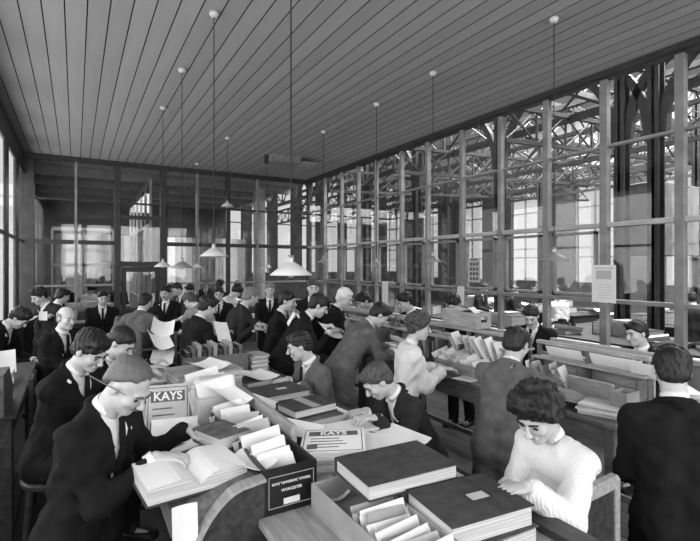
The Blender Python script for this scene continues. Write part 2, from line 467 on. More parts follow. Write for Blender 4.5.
# ------------------------------------------------------------------ back room beyond the end wall
YB2 = 19.5
tag(MB().box(XL, XR - .2, YB + .1, YB2, -.05, -.001).build('floor_rear', mat('hall_floor', .07, .8, .2, 2)), 'floor of the room behind the end partition', kind='structure')
ceil2 = empty('ceiling_rear', (0, 0, 0), kind='structure'); tag(ceil2, 'boarded ceiling with beams in the room behind')
MB().box(XL - .2, XR + .1, YB + .1, YB2 + .2, 4.38, 4.45).build('boarding', PLASTER, ceil2)
for yb in (13.2, 14.8, 16.4, 18.0):
    MB().box(XL, XR, yb, yb + .16, 4.15, 4.38).build('beam', FRAME_M, ceil2)
wall_rear = empty('wall_rear', (0, 0, 0), kind='structure'); tag(wall_rear, 'pale far wall of the room behind with glazed lights')
MB().box(XL, XR, YB2, YB2 + .2, 0, .9).build('wall_base', PLASTER, wall_rear)
MB().box(XL, XR, YB2, YB2 + .2, 3.1, 4.4).build('wall_head', BRICK, wall_rear)
for i in range(8):
    x = XL + (XR - XL) * i / 7
    MB().box(x - .30, x + .30, YB2, YB2 + .2, .9, 3.1).build('pier', PLASTER if i % 2 else BRICK, wall_rear)
    MB().box(x + .30, x + .64, YB2 + (.1 if i == 4 else .04), YB2 + .106, .9, 3.1).build('pane' if i == 4 else 'panel', GLASS if i == 4 else FRAME_M, wall_rear)
MB().box(XL - .2, XL, YB + .1, YB2, 0, 4.4).build('side_wall', BRICK, wall_rear)
# pale framed glazed office box standing in the back room
office = empty('wall_inner_office', (0, 0, 0), kind='structure'); tag(office, 'white framed glazed inner office in the room behind')
def gframe(x0, x1, y, n, zt):
    for i in range(n + 1):
        x = x0 + (x1 - x0) * i / n
        MB().box(x - .03, x + .03, y - .03, y + .03, 0, zt, .004).build('mullion', FRAME_W, office)
    for z in (1.05, 2.0, zt):
        MB().box(x0, x1, y - .03, y + .03, z - .05, z + .05, .004).build('transom', FRAME_W, office)
    for i in range(n):
        a, b = x0 + (x1 - x0) * i / n, x0 + (x1 - x0) * (i + 1) / n
        MB().box(a, b, y - .003, y + .003, 1.1, zt).build('pane', GLASS, office)
    MB().box(x0, x1, y - .02, y + .02, 0, 1.0).build('panel', FRAME_W, office)
gframe(-.55, .95, 15.2, 2, 3.0)
def gframe_y(x, y0, y1, n, zt):
    for i in range(n + 1):
        y = y0 + (y1 - y0) * i / n
        MB().box(x - .03, x + .03, y - .03, y + .03, 0, zt, .004).build('mullion', FRAME_W, office)
    for z in (1.05, 2.0, 3.0, zt):
        MB().box(x - .03, x + .03, y0, y1, z - .05, z + .05, .004).build('transom', FRAME_W, office)
    for i in range(n):
        a, b = y0 + (y1 - y0) * i / n, y0 + (y1 - y0) * (i + 1) / n
        MB().box(x - .003, x + .003, a, b, 1.1, zt).build('pane', GLASS, office)
    MB().box(x - .02, x + .02, y0, y1, 0, 1.0).build('panel', FRAME_W, office)
gframe_y(1.62, 12.6, 17.5, 5, 4.1)
tag(MB().tube((4.55, 12.9, 0), (4.55, 12.9, 4.15), .17, n=20).build('column_pale', FRAME_W, smooth=False), 'pale round pillar behind the end partition', kind='structure')
# ------------------------------------------------------------------ figures: one continuous surface per body, from blended distance fields
def axis_pts(lo, hi, h, fine):
    """axis samples with step h, finer inside the given (lo, hi, step) intervals"""
    out = [lo]
    while out[-1] < hi:
        p = out[-1]; st = h
        for a, b, s_ in fine:
            if a - h < p < b: st = min(st, s_)
        out.append(p + st)
    return np.array(out, dtype=np.float32)
class Field:
    def __init__(s, lo, hi, h, fine=()):
        s.ax = [axis_pts(lo[i], hi[i], h, [(f[0][i], f[1][i], f[2]) for f in fine]) for i in range(3)]
        s.f = np.full([len(a) for a in s.ax], 0.2, dtype=np.float32)
        s.h = h
    def block(s, lo, hi, pad):
        sl = []
        for i in range(3):
            a = max(0, int(np.searchsorted(s.ax[i], lo[i] - pad)) - 1); b = min(len(s.ax[i]), int(np.searchsorted(s.ax[i], hi[i] + pad)) + 1)
            if b <= a: return None
            sl.append(slice(a, b))
        X, Y, Z = np.meshgrid(s.ax[0][sl[0]], s.ax[1][sl[1]], s.ax[2][sl[2]], indexing='ij')
        return tuple(sl), X, Y, Z
    def _mix(s, sl, d, k, sub):
        g = s.f[sl]
        if sub:
            a, b = g, -d
            h = np.clip(.5 - .5 * (a - b) / k, 0, 1) if k > 0 else (b > a).astype(np.float32)
            r = a * (1 - h) + b * h + k * h * (1 - h)
        else:
            h = np.clip(.5 + .5 * (d - g) / k, 0, 1) if k > 0 else (g < d).astype(np.float32)
            r = d * (1 - h) + g * h - k * h * (1 - h)
        s.f[sl] = r
    def cone(s, a, b, ra, rb, k=.02, sub=False):
        a = np.array(a, dtype=np.float32); b = np.array(b, dtype=np.float32); r = max(ra, rb)
        B = s.block(np.minimum(a, b) - r, np.maximum(a, b) + r, 2 * k + 3 * s.h)
        if B is None: return
        sl, X, Y, Z = B
        ba = b - a; L = float(ba @ ba) + 1e-9
        t = np.clip(((X - a[0]) * ba[0] + (Y - a[1]) * ba[1] + (Z - a[2]) * ba[2]) / L, 0, 1)
        d = np.sqrt((X - a[0] - t * ba[0]) ** 2 + (Y - a[1] - t * ba[1]) ** 2 + (Z - a[2] - t * ba[2]) ** 2) - (ra + t * (rb - ra))
        s._mix(sl, d, k, sub)
    def ell(s, c, r, R, k=.02, sub=False):
        """ellipsoid, R columns = local axes"""
        c = np.array(c, dtype=np.float32); m = max(r)
        B = s.block(c - m, c + m, 2 * k + 3 * s.h)
        if B is None: return
        sl, X, Y, Z = B
        X = X - c[0]; Y = Y - c[1]; Z = Z - c[2]
        q = [(X * R[0][i] + Y * R[1][i] + Z * R[2][i]) / r[i] for i in range(3)]
        k0 = np.sqrt(q[0] ** 2 + q[1] ** 2 + q[2] ** 2) + 1e-6
        k1 = np.sqrt((q[0] / r[0]) ** 2 + (q[1] / r[1]) ** 2 + (q[2] / r[2]) ** 2) + 1e-6
        s._mix(sl, k0 * (k0 - 1) / k1, k, sub)
    def cut(s, fn, k=0):
        """keep only where fn(X, Y, Z) <= 0; k rounds the edge off"""
        X, Y, Z = np.meshgrid(*s.ax, indexing='ij', sparse=True)
        d = np.broadcast_to(fn(X, Y, Z), s.f.shape).astype(np.float32)
        if k > 0:
            h = np.clip(.5 - .5 * (s.f - d) / k, 0, 1)
            s.f = s.f * (1 - h) + d * h + k * h * (1 - h)
        else: s.f = np.maximum(s.f, d)
    def wrinkle(s, amp, freq, seed):
        rg = np.random.RandomState(seed)
        X, Y, Z = np.meshgrid(*s.ax, indexing='ij', sparse=True)
        n = 0
        for i in range(4):
            v = rg.normal(size=3); v /= np.linalg.norm(v); p = rg.rand() * 6.28
            n = n + np.sin(freq * (.6 + .3 * i) * (X * v[0] + Y * v[1] + Z * v[2]) + p + 1.3 * np.sin(freq * .35 * (X * v[1] - Y * v[2] + Z * v[0])))
        s.f = s.f + (amp * .5) * n.astype(np.float32)
    def mesh(s, name, off, material):
        f = s.f; ax = s.ax
        f[0] = f[-1] = .2; f[:, 0] = f[:, -1] = .2; f[:, :, 0] = f[:, :, -1] = .2
        S = f < 0
        c = np.zeros([n - 1 for n in f.shape], dtype=np.uint8)
        for i in (0, 1):
            for j in (0, 1):
                for k in (0, 1):
                    c += S[i:i + c.shape[0], j:j + c.shape[1], k:k + c.shape[2]]
        act = (c > 0) & (c < 8)
        I = np.argwhere(act)
        idx = np.full(c.shape, -1, dtype=np.int32)
        idx[act] = np.arange(len(I))
        pos = np.zeros((len(I), 3)); cnt = np.zeros(len(I))
        def val(o): return f[I[:, 0] + o[0], I[:, 1] + o[1], I[:, 2] + o[2]].astype(np.float64)
        def pt(o): return np.stack([ax[d][I[:, d] + o[d]] for d in range(3)], 1).astype(np.float64)
        cor = [(i, j, k) for i in (0, 1) for j in (0, 1) for k in (0, 1)]
        V = {o: val(o) for o in cor}; Pp = {o: pt(o) for o in cor}
        for o in cor:
            for d in range(3):
                if o[d] == 0:
                    o2 = tuple(1 if q == d else o[q] for q in range(3))
                    a, b = V[o], V[o2]
                    m = (a < 0) != (b < 0)
                    t = np.where(m, a / np.where(m, a - b, 1), 0)
                    pos += np.where(m[:, None], Pp[o] + t[:, None] * (Pp[o2] - Pp[o]), 0); cnt += m
        pos /= np.maximum(cnt, 1)[:, None]
        quads = []
        for d in range(3):
            u, v = (d + 1) % 3, (d + 2) % 3
            n = list(f.shape)
            lo = [slice(1, n[q] - 1) for q in range(3)]; lo[d] = slice(0, n[d] - 1)
            hi = list(lo); hi[d] = slice(1, n[d])
            A = S[tuple(lo)]; Bb = S[tuple(hi)]
            E = np.argwhere(A != Bb)
            if not len(E): continue
            base = E.copy(); base[:, u] += 1; base[:, v] += 1
            flip = A[tuple(E.T)]
            def cell(du, dv):
                q = base.copy(); q[:, u] -= du; q[:, v] -= dv
                return idx[q[:, 0], q[:, 1], q[:, 2]]
            q = np.stack([cell(1, 1), cell(0, 1), cell(0, 0), cell(1, 0)], 1)
            q = np.where(flip[:, None], q, q[:, ::-1])
            quads.append(q)
        Q = np.concatenate(quads); Q = Q[(Q >= 0).all(1)]
        me = bpy.data.meshes.new(name)
        me.vertices.add(len(pos)); me.vertices.foreach_set('co', (pos - np.array(off)).astype(np.float32).ravel())
        me.loops.add(Q.size); me.loops.foreach_set('vertex_index', Q.astype(np.int32).ravel())
        me.polygons.add(len(Q)); me.polygons.foreach_set('loop_start', np.arange(0, Q.size, 4, dtype=np.int32))
        me.polygons.foreach_set('loop_total', np.full(len(Q), 4, dtype=np.int32))
        me.polygons.foreach_set('use_smooth', np.ones(len(Q), dtype=bool))
        me.update(calc_edges=True)
        me.materials.append(material)
        return me

UNIT_SPHERE = None
def sphere_mesh(name, material, seg=12):
    bm = bmesh.new(); bmesh.ops.create_uvsphere(bm, u_segments=seg, v_segments=seg // 2 + 2, radius=1.0)
    me = bpy.data.meshes.new(name); bm.to_mesh(me); bm.free()
    for p in me.polygons: p.use_smooth = True
    me.materials.append(material); return me
EYE_MESH = sphere_mesh('eye', EYEM)
BUTTON_MESH = sphere_mesh('button', LEATHER, 8)
def npv(v): return np.array(v, dtype=np.float64)
def unit(v): v = npv(v); return v / (np.linalg.norm(v) + 1e-9)
Zv = npv((0, 0, 1))
LOD = {'near': (.0115, .0050, .0115), 'mid': (.0145, .0082, .0145), 'far': (.018, .012, .020)}
NP = [0]
def make_person(label, head, yaw, pitch=20, roll=0, lean=12, byaw=None, hands=None, suit=SUIT_D, hair='short', hairm=HAIR_D,
                lod='mid', woman=False, stand=True, face=(), vneck=True, legs=None, scale=1.0, group=None, trousers=None, tie=True, palm=None, hs=.92):
    """head: centre of the head (room point); yaw: 0 faces the camera, 90 faces along the picture to the glazed side;
       hands: two points (one per side, s = -1, +1) the hands rest on"""
    NP[0] += 1; seed = NP[0]
    S_ = scale; H_ = scale * hs
    body_h, head_h, coat_h = LOD[lod]
    Hc = npv(head)
    Rv = npv((CA, -SA, 0)); Fv = npv((SA, CA, 0))
    def facing(yw): a = math.radians(yw); return -Fv * math.cos(a) + Rv * math.sin(a)
    bf0 = facing(yaw if byaw is None else byaw)
    hf0 = facing(yaw)
    br = np.cross(bf0, Zv)                         # the figure's right
    L = math.radians(lean)
    bu = Zv * math.cos(L) + bf0 * math.sin(L); bf = bf0 * math.cos(L) - Zv * math.sin(L)
    P_ = math.radians(pitch)
    hu = Zv * math.cos(P_) + hf0 * math.sin(P_); hf = hf0 * math.cos(P_) - Zv * math.sin(P_); hr = np.cross(hf, hu)
    if roll:
        c, s = math.cos(math.radians(roll)), math.sin(math.radians(roll))
        hu, hr = hu * c + hr * s, hr * c - hu * s
    HR = np.stack([hr, hf, hu], 1)                 # columns
    def hp(x, y, z): return Hc + (hr * x + hf * y + hu * z) * H_
    Nb = hp(0, -.035, -.10) - bu * .065 * S_ - bf * .02 * S_
    Pv = Nb - bu * .50 * S_
    sh = (.150 if woman else .165) * S_
    Sj = {s: Nb - bu * .055 * S_ + br * s * sh for s in (-1, 1)}
    # arms
    arms = {}
    for s in (-1, 1):
        tgt = None
        if hands is not None and hands[0 if s < 0 else 1] is not None: tgt = npv(hands[0 if s < 0 else 1])
        else: tgt = Sj[s] + bf0 * .34 * S_ - Zv * .36 * S_ - br * s * .10
        ua, fa = .285 * S_, .25 * S_
        d = tgt - Sj[s]
        dist = np.linalg.norm(d)
        hand_l = .075 * S_
        mx = ua + fa + hand_l - .01
        if dist > mx: d = d / dist * mx; tgt = Sj[s] + d
        w = tgt - unit(d * .4 + bf0 * .5 * dist) * hand_l
        dw = w - Sj[s]; dl = min(np.linalg.norm(dw), ua + fa - .003); dn = unit(dw); w = Sj[s] + dn * dl
        a = (ua * ua - fa * fa + dl * dl) / (2 * dl); hgt = math.sqrt(max(ua * ua - a * a, 0))
        pole = unit(-Zv * .9 + br * s * .34 - bf0 * .35)
        pole = unit(pole - dn * (pole @ dn))
        el = Sj[s] + dn * a + pole * hgt
        arms[s] = (el, w, tgt)
    # base of the figure
    stand_z = Pv[2]
    base = npv((Pv[0], Pv[1], 0))
    hips = {s: Pv + br * s * .085 * S_ for s in (-1, 1)}
    legsj = {}
    for s in (-1, 1):
        if stand:
            foot = npv((hips[s][0], hips[s][1], .07)) + bf0 * (.03 + .05 * s)
            knee = (hips[s] + foot) / 2 + bf0 * .05
        else:
            knee = hips[s] + bf0 * .40 * S_ - Zv * .03 + br * s * .04
            foot = npv((knee[0], knee[1], max(.07, knee[2] - .42))) - bf0 * .04
        legsj[s] = (knee, foot)
    root = empty('person', base, label=label, cat='person', group=group)
    lo = np.min([Hc - .2, Pv - .25] + [arms[s][i] - .15 for s in (-1, 1) for i in (0, 1, 2)] + [legsj[s][i] - .18 for s in (-1, 1) for i in (0, 1)], axis=0)
    hi = np.max([Hc + .2, Pv + .25] + [arms[s][i] + .15 for s in (-1, 1) for i in (0, 1, 2)] + [legsj[s][i] + .18 for s in (-1, 1) for i in (0, 1)], axis=0)
    fine = [(Hc - .14 * S_, Hc + .14 * S_, head_h)]
    if lod == 'near':
        for s in (-1, 1): fine.append((arms[s][2] - .07, arms[s][2] + .08, .0062))
    F = Field(lo, hi, body_h, fine)
    c_ = lambda a, b, ra, rb, k=.02, sub=False: F.cone(a, b, ra * S_, rb * S_, k, sub)
    e_ = lambda x, y, z, r, k=.02, sub=False: F.ell(hp(x, y, z), [q * H_ for q in r], HR, k, sub)
    ch_ = lambda a, b, ra, rb, k=.02, sub=False: F.cone(a, b, ra * H_, rb * H_, k, sub)
    # torso, legs
    for s in (-1, 1):
        c_(Nb - bu * .11 * S_ + br * s * .065 * S_, Pv + br * s * .055 * S_, .078 if not woman else .074, .080 if not woman else .074, .05)
        c_(Nb - bu * .03 * S_ + br * s * .03, Sj[s] - bu * .025 * S_, .032, .034, .03)
        kn, ft = legsj[s]
        c_(hips[s], kn, .066 if not woman else .055, .050, .03); c_(kn, ft, .050, .036, .02); c_(ft - Zv * .03, ft + bf0 * .13 - Zv * .045, .036, .028, .02)
        el, w, tg = arms[s]
        c_(Sj[s] - bu * .025 * S_, el, .036, .034, .03); c_(el, w, .037, .025, .015)
        # hand: palm, four bent fingers of unequal length, thumb off the side of the palm
        fd = unit(tg - w); fd = unit(fd + unit(tg - el) * .3)
        pn = -Zv if palm is None else unit(palm)
        pn = unit(pn - fd * (pn @ fd)); sd = np.cross(fd, pn)
        ts = -1.0 if (sd @ (br * s)) > 0 else 1.0   # thumb towards the body's middle
        RH = np.stack([fd, sd, pn], 1)
        F.ell(w + fd * .045 * S_, [.052 * S_, .040 * S_, .017 * S_], RH, .012)
        if lod != 'far':
            for q, (o, ln) in enumerate(((-.030, .060), (-.011, .072), (.010, .070), (.029, .054))):
                o = o * -ts
                b0 = w + (fd * .082 + sd * o) * S_
                d1 = unit(fd * .93 + pn * .32 + sd * o * 2.5); d2 = unit(fd * .6 + pn * .8)
                b1 = b0 + d1 * ln * .58 * S_; b2 = b1 + d2 * ln * .50 * S_
                c_(b0, b1, .0092, .0086, .006); c_(b1, b2, .0086, .0070, .004)
            t0 = w + (fd * .022 + sd * ts * .026) * S_; t1 = t0 + unit(fd * .7 + sd * ts * .75 + pn * .25) * .042 * S_; t2 = t1 + unit(fd * .95 + sd * ts * .1 + pn * .4) * .032 * S_
            c_(t0, t1, .0125, .0108, .008); c_(t1, t2, .0105, .0082, .004)
        else:
            c_(w + fd * .08, w + fd * .12 + pn * .02, .026, .018, .015)
    # neck and head
    c_(Nb - bu * .01, hp(0, -.02, -.05), .054 if not woman else .050, .052 if not woman else .046, .03)
    e_(0, -.018, .032, (.074, .094, .083), .02)
    e_(0, .026, -.030, (.060, .062, .080), .02)
    e_(0, .006, -.058, (.056, .058, .048), .02)
    e_(0, .056, -.090, (.030, .030, .026), .018)
    for s in (-1, 1):
        e_(s * .036, .060, -.022, (.026, .024, .024), .015)
        e_(s * .075, -.010, -.006, (.009, .020, .032), .006)
    ch_(hp(-.034, .080, .024), hp(.034, .080, .024), .011, .011, .012)
    for s in (-1, 1): e_(s * .031, .099, .006, (.018, .014, .011), .008, True)
    ch_(hp(0, .088, .010), hp(0, .111, -.024), .0085, .0125, .008)
    for s in (-1, 1): e_(s * .010, .102, -.028, (.009, .010, .008), .006)
    ch_(hp(-.018, .0875, -.052), hp(.018, .0875, -.052), .0065, .0065, .005)
    ch_(hp(-.015, .0865, -.063), hp(.015, .0865, -.063), .0068, .0068, .005)
    ch_(hp(-.024, .098, -.0575), hp(.024, .098, -.0575), .0035, .0035, .003, True)
    link('body', F.mesh('body', base, SKIN), None, root)
    # eyes, brows
    for s in (-1, 1):
        e = link('eye', EYE_MESH, None, root, Vector(hp(s * .031, .0835, .003) - base)); e.scale = (.0125 * H_, .006 * H_, .0048 * H_)
        e.rotation_euler = Matrix(HR.tolist()).to_euler()
        m = MB()
        for q in range(3):
            xa, xb = .014 + .012 * q, .014 + .012 * (q + 1)
            yz = lambda x: (.0955 - 3.6 * (x - .014) ** 2 * 3, .0265 + .004 * math.sin((x - .014) / .036 * 3.1))
            A = hp(s * xa, *yz(xa)) - base; B = hp(s * xb, *yz(xb)) - base
            m.tube(A, B, .0048 * S_, .0042 * S_, 6)
        m.build('eyebrow', hairm if hairm is not HAIR_W else HAIR_G, root)
    if lod != 'far':
        m = MB(); m.tube(hp(-.016, .0905, -.0575) - base, hp(.016, .0905, -.0575) - base, .0045 * S_, None, 6); m.build('mouth', LIPM, root)
    if 'moustache' in face:
        m = MB()
        for s in (-1, 1): m.tube(hp(s * .002, .101, -.044) - base, hp(s * .030, .086, -.050) - base, .0085 * S_, .003 * S_, 8)
        m.build('moustache', hairm, root, smooth=True)
    if 'beard' in face:
        Fb = Field(Hc - .2, Hc + .2, head_h * 1.3)
        Fb.ell(hp(0, .048, -.088), [.05 * S_, .045 * S_, .045 * S_], HR, .02); Fb.wrinkle(.004, 160, seed)
        link('beard', Fb.mesh('beard', base, hairm), None, root)
    if 'glasses' in face:
        m = MB()
        for s in (-1, 1):
            for q in range(10):
                a0, a1 = 2 * math.pi * q / 10, 2 * math.pi * (q + 1) / 10
                m.tube(hp(s * .032 + .018 * math.cos(a0), .104, .004 + .015 * math.sin(a0)) - base, hp(s * .032 + .018 * math.cos(a1), .104, .004 + .015 * math.sin(a1)) - base, .0014, None, 5)
            m.tube(hp(s * .05, .104, .006) - base, hp(s * .078, .0, .012) - base, .0014, None, 5)
        m.tube(hp(-.014, .104, .006) - base, hp(.014, .104, .006) - base, .0014, None, 5)
        m.build('spectacles', BRASS, root)
    if 'sailor' in face:
        m = MB(); Mt = Matrix([[br[i], bf[i], bu[i], (Nb - base)[i]] for i in range(3)] + [[0, 0, 0, 1]])
        m.box(-.10, .10, -.138, -.122, -.16, -.02, .006, Mt)
        for s in (-1, 1): m.bar(Mt @ Vector((s * .085, -.11, -.02)), Mt @ Vector((s * .05, .135, -.16)), .045, .012)
        m.build('sailor_collar', LINEN, root)
    if 'pen' in face:
        MB().tube(hp(.086, -.135, -.045) - base, hp(.092, .055, .035) - base, .0035, .002, 6).build('pen_behind_ear', WOOD_M, root)
    # hair
    if hair != 'none':
        Fh = Field(Hc - .22 * S_, Hc + .22 * S_, head_h * 1.15)
        eh = lambda x, y, z, r, k=.02, sub=False: Fh.ell(hp(x, y, z), [q * H_ for q in r], HR, k, sub)
        hl = {'short': (.088, .066), 'receding': (.050, .085), 'full': (.096, .060), 'up': (.098, .058), 'bald': (.0, .0)}.get(hair, (.078, .066))
        if hair == 'up':
            eh(0, -.020, .050, (.106, .116, .096)); eh(0, -.050, -.015, (.078, .068, .062), .02); eh(0, .045, .090, (.078, .055, .042), .03); eh(0, -.095, .035, (.055, .045, .05), .02)
            for s in (-1, 1): eh(s * .072, .0, .04, (.038, .07, .055), .03)
        elif hair == 'full':
            eh(0, -.022, .042, (.087, .107, .094)); eh(0, -.052, -.020, (.074, .066, .066), .02); eh(.01, .052, .098, (.066, .042, .030), .02)
        else:
            eh(0, -.021, .038, (.084, .104, .090)); eh(0, -.052, -.020, (.074, .066, .068), .02)
            if hair == 'short': eh(.02, .05, .090, (.045, .036, .022), .02)
        Fh.wrinkle(.0055 if hair in ('up', 'full') else .0012 if hair == 'receding' else .003, 170, seed)
        if hair == 'up': Fh.wrinkle(.006, 70, seed + 3)
        u_, r_, f_ = hu, hr, hf
        def cutfn(X, Y, Z):
            x = (X - Hc[0]) * r_[0] + (Y - Hc[1]) * r_[1] + (Z - Hc[2]) * r_[2]
            y = ((X - Hc[0]) * f_[0] + (Y - Hc[1]) * f_[1] + (Z - Hc[2]) * f_[2]) / H_
            z = ((X - Hc[0]) * u_[0] + (Y - Hc[1]) * u_[1] + (Z - Hc[2]) * u_[2]) / H_
            if hair == 'bald':
                return np.maximum(np.maximum(z - .055, (y - .02) * .8 + np.maximum(0, -z) * .6), -.07 - z) * H_
            p = (y - hl[0]) * .69 - (z - hl[1]) * .72 + .004 * np.sin(x * 95 + seed) + .003 * np.sin(x * 210 + 2 * seed) + .10 * np.abs(x - .02 * (seed % 3 - 1)) - .004
            p = np.maximum(p, y - .094 if hair != 'up' else y - .10)
            return np.maximum(p, -.078 - z) * H_
        Fh.cut(cutfn, .022 * H_)
        link('hair', Fh.mesh('hair', base, hairm), None, root)
    # shirt collar
    m = MB()
    n0 = Nb + bu * .012 * S_ + bf * .004; n1 = hp(0, -.024, -.082)
    ax = unit(n1 - n0); q = Vector(ax).to_track_quat('Z', 'Y').to_matrix().to_4x4()
    rr = (.0575 if not woman else .053) * S_
    m.lathe([(rr, -.006), (rr + .004, -.006), (rr - .002, .034 * S_), (rr - .006, .034 * S_), (rr, -.006)], 20)
    for v in m.bm.verts: v.co = Matrix.Translation(Vector(n0 - base)) @ q @ v.co
    m.build('collar', LINEN if not woman else suit, root, smooth=True)
    # coat or blouse
    lo2 = np.minimum(lo, Pv - .30) ; lo2[2] = max(0.02, Pv[2] - (.36 if not woman else .12))
    hi2 = hi.copy(); hi2[2] = max(Nb[2] + .12, max(arms[s][i][2] + .1 for s in (-1, 1) for i in (0, 1)))
    def torso_local(X, Y, Z):
        x = (X - Nb[0]) * br[0] + (Y - Nb[1]) * br[1] + (Z - Nb[2]) * br[2]
        y = (X - Nb[0]) * bf[0] + (Y - Nb[1]) * bf[1] + (Z - Nb[2]) * bf[2]
        z = (X - Nb[0]) * bu[0] + (Y - Nb[1]) * bu[1] + (Z - Nb[2]) * bu[2]
        return x / S_, y / S_, z / S_
    C = Field(lo2, hi2, coat_h)
    cc = lambda a, b, ra, rb, k=.03: C.cone(a, b, ra * S_, rb * S_, k)
    puff = 1.0 if not woman else 1.22
    for s in (-1, 1):
        cc(Nb - bu * .12 * S_ + br * s * .07 * S_, Nb - bu * .36 * S_ + br * s * .055 * S_, .110, .102 if not woman else .088, .05)
        cc(Nb - bu * .36 * S_ + br * s * .055 * S_, Pv - bu * .02 + br * s * .07 * S_, .102 if not woman else .088, .115, .05)
        cc(Nb - bu * .025 * S_ + br * s * .035, Sj[s] - bu * .012, .050, .054, .035)
        el, w, tg = arms[s]
        cc(Sj[s] - bu * .012, el, .058, .052 * puff, .03); cc(el, el + (w - el) * (.93 if not woman else .80), .054 * puff, .040 * puff, .02)
        if not woman:
            if stand: cc(Pv + br * s * .07, Pv - Zv * .22 + br * s * .085 + bf0 * .01, .115, .115, .05)
            else: cc(Pv + br * s * .08, Pv + bf0 * .10 - Zv * .02 + br * s * .09, .115, .10, .05)
    if not woman:
        C.cone(Nb + bu * .010 - bf * .045, Nb - bu * .03 + br * .075 * S_, .028, .026, .02); C.cone(Nb + bu * .010 - bf * .045, Nb - bu * .03 - br * .075 * S_, .028, .026, .02)
    C.wrinkle(.006 if lod != 'far' else .005, 42, seed + 50)
    if woman: C.wrinkle(.004, 90, seed + 150)
    elif lod != 'far': C.wrinkle(.0035, 85, seed + 150)
    def vcut(X, Y, Z):
        x, y, z = torso_local(X, Y, Z)
        v = np.minimum(np.minimum((z + .24) * .27 - np.abs(x), y - .03), .12 - z) if (vneck and not woman) else np.full(np.broadcast(x, y).shape, -1.0)
        # neck hole
        neck = .060 * (1 if not woman else .9) - np.sqrt(x ** 2 + (y - .012) ** 2)
        neck = np.minimum(neck, z + .012)
        return np.maximum(v, neck) * S_
    C.cut(vcut)
    if not woman:
        # stand of the coat collar round the neck and the turned lapels
        tl = lambda x, y, z: Nb + (br * x + bf * y + bu * z) * S_
        ring = [tl(.070 * math.cos(a), .004 + .070 * math.sin(a), .012 - .018 * math.sin(a)) for a in np.linspace(math.pi * -.02, -math.pi * .98, 8)]
        for p, q in zip(ring, ring[1:]): C.cone(p, q, .014 * S_, .014 * S_, .008)
        for s in (-1, 1):
            C.cone(tl(s * .072, .012, .004), tl(s * .066, .070, -.05), .014 * S_, .016 * S_, .010); C.cone(tl(s * .066, .070, -.05), tl(s * .006, .118, -.24), .017 * S_, .008 * S_, .008)
    cm = link('jacket' if not woman else 'blouse', C.mesh('coat', base, suit), None, root)
    if not woman and lod != 'far':
        for q in range(3):
            b_ = link('button', BUTTON_MESH, None, cm, Vector(Nb - bu * (.27 + .07 * q) * S_ + bf * (.118 + .004 * q) * S_ + br * .012 - base)); b_.scale = (.008, .008, .008)
    if vneck and not woman:
        lo3 = np.min([Nb - .24, Nb - bu * .4 - .2], axis=0); hi3 = np.max([Nb + .22, Nb - bu * .4 + .22], axis=0)
        Sh = Field(lo3, hi3, coat_h * 1.2)
        for s in (-1, 1):
            Sh.cone(Nb - bu * .11 * S_ + br * s * .065 * S_, Nb - bu * .34 * S_ + br * s * .05 * S_, .100 * S_, .094 * S_, .05)
            Sh.cone(Nb - bu * .02 * S_ + br * s * .03, Nb - bu * .06 * S_ + br * s * .10 * S_, .040 * S_, .036 * S_, .04)
        def scut(X, Y, Z):
            x, y, z = torso_local(X, Y, Z); return np.maximum(.02 - y, np.abs(x) - .12) * S_
        Sh.cut(scut)
        link('shirt', Sh.mesh('shirt', base, LINEN), None, root)
        if tie:
            m = MB(); pp = []
            for q in range(6):
                z = -.005 - .06 * q; y = .072 + .033 * min(1, q / 2.0)
                pp.append((Nb + bu * z * S_ + bf * (y + .012) * S_, .012 + .004 * q))
            for (a, wa), (b, wb) in zip(pp, pp[1:]): m.bar(a - base, b - base, .02 + wa * .6, .012)
            m.build('tie', SUIT_K, root)
    for s in (-1, 1):
        if lod == 'far': break
        el, w, tg = arms[s]; dd = unit(w - el)
        fr = (.93, .99) if not woman else (.80, .92)
        MB().tube(el + (w - el) * fr[0] - dd * .02 - base, el + (w - el) * fr[1] - base, (.036 if not woman else .034) * S_, (.035 if not woman else .033) * S_, 14).build('cuff', LINEN, root, smooth=True)
    if woman:
        m = MB(); m.lathe([(.112, -.03), (.118, -.03), (.116, .03), (.110, .03), (.112, -.03)], 24)
        for v in m.bm.verts:
            q_ = npv(Nb - bu * .385 * S_) + (br * v.co.x * 1.32 + bf * v.co.y * .98 + bu * v.co.z) * S_ - base; v.co = Vector(q_)
        m.build('waistband', SUIT_K, root, smooth=True)
    # legs: trousers or skirt
    low = np.min([legsj[s][i] - .16 for s in (-1, 1) for i in (0, 1)] + [Pv - .26], axis=0); low[2] = .03
    hig = np.max([legsj[s][i] + .16 for s in (-1, 1) for i in (0, 1)] + [Pv + .26], axis=0)
    T = Field(low - .08, hig, coat_h * 1.35)
    tt = lambda a, b, ra, rb, k=.03: T.cone(a, b, ra * S_, rb * S_, k)
    if woman:
        hem = npv((Pv[0], Pv[1], .10 if stand else max(.10, Pv[2] - .45))) + (0 if stand else bf0 * .34)
        for s in (-1, 1):
            tt(Pv + bu * .12 * S_ + br * s * .045, Pv + br * s * .06, .090, .115, .05)
            if stand: tt(Pv + br * s * .06, hem + br * s * .10, .125, .19, .06)
            else: tt(Pv + br * s * .07, legsj[s][0], .12, .11, .06); tt(legsj[s][0], legsj[s][1] + Zv * .05, .11, .13, .06)
        T.wrinkle(.007, 40, seed + 9)
    else:
        for s in (-1, 1):
            tt(Pv + br * s * .06 + bu * .08, hips[s], .098, .100, .04)
            tt(hips[s], legsj[s][0], .100, .075, .03); tt(legsj[s][0], legsj[s][1] + Zv * .03, .075, .066, .02)
        T.wrinkle(.005, 36, seed + 9)
    link('trousers' if not woman else 'skirt', T.mesh('legwear', base, trousers or (SUIT_K if woman else suit)), None, root)
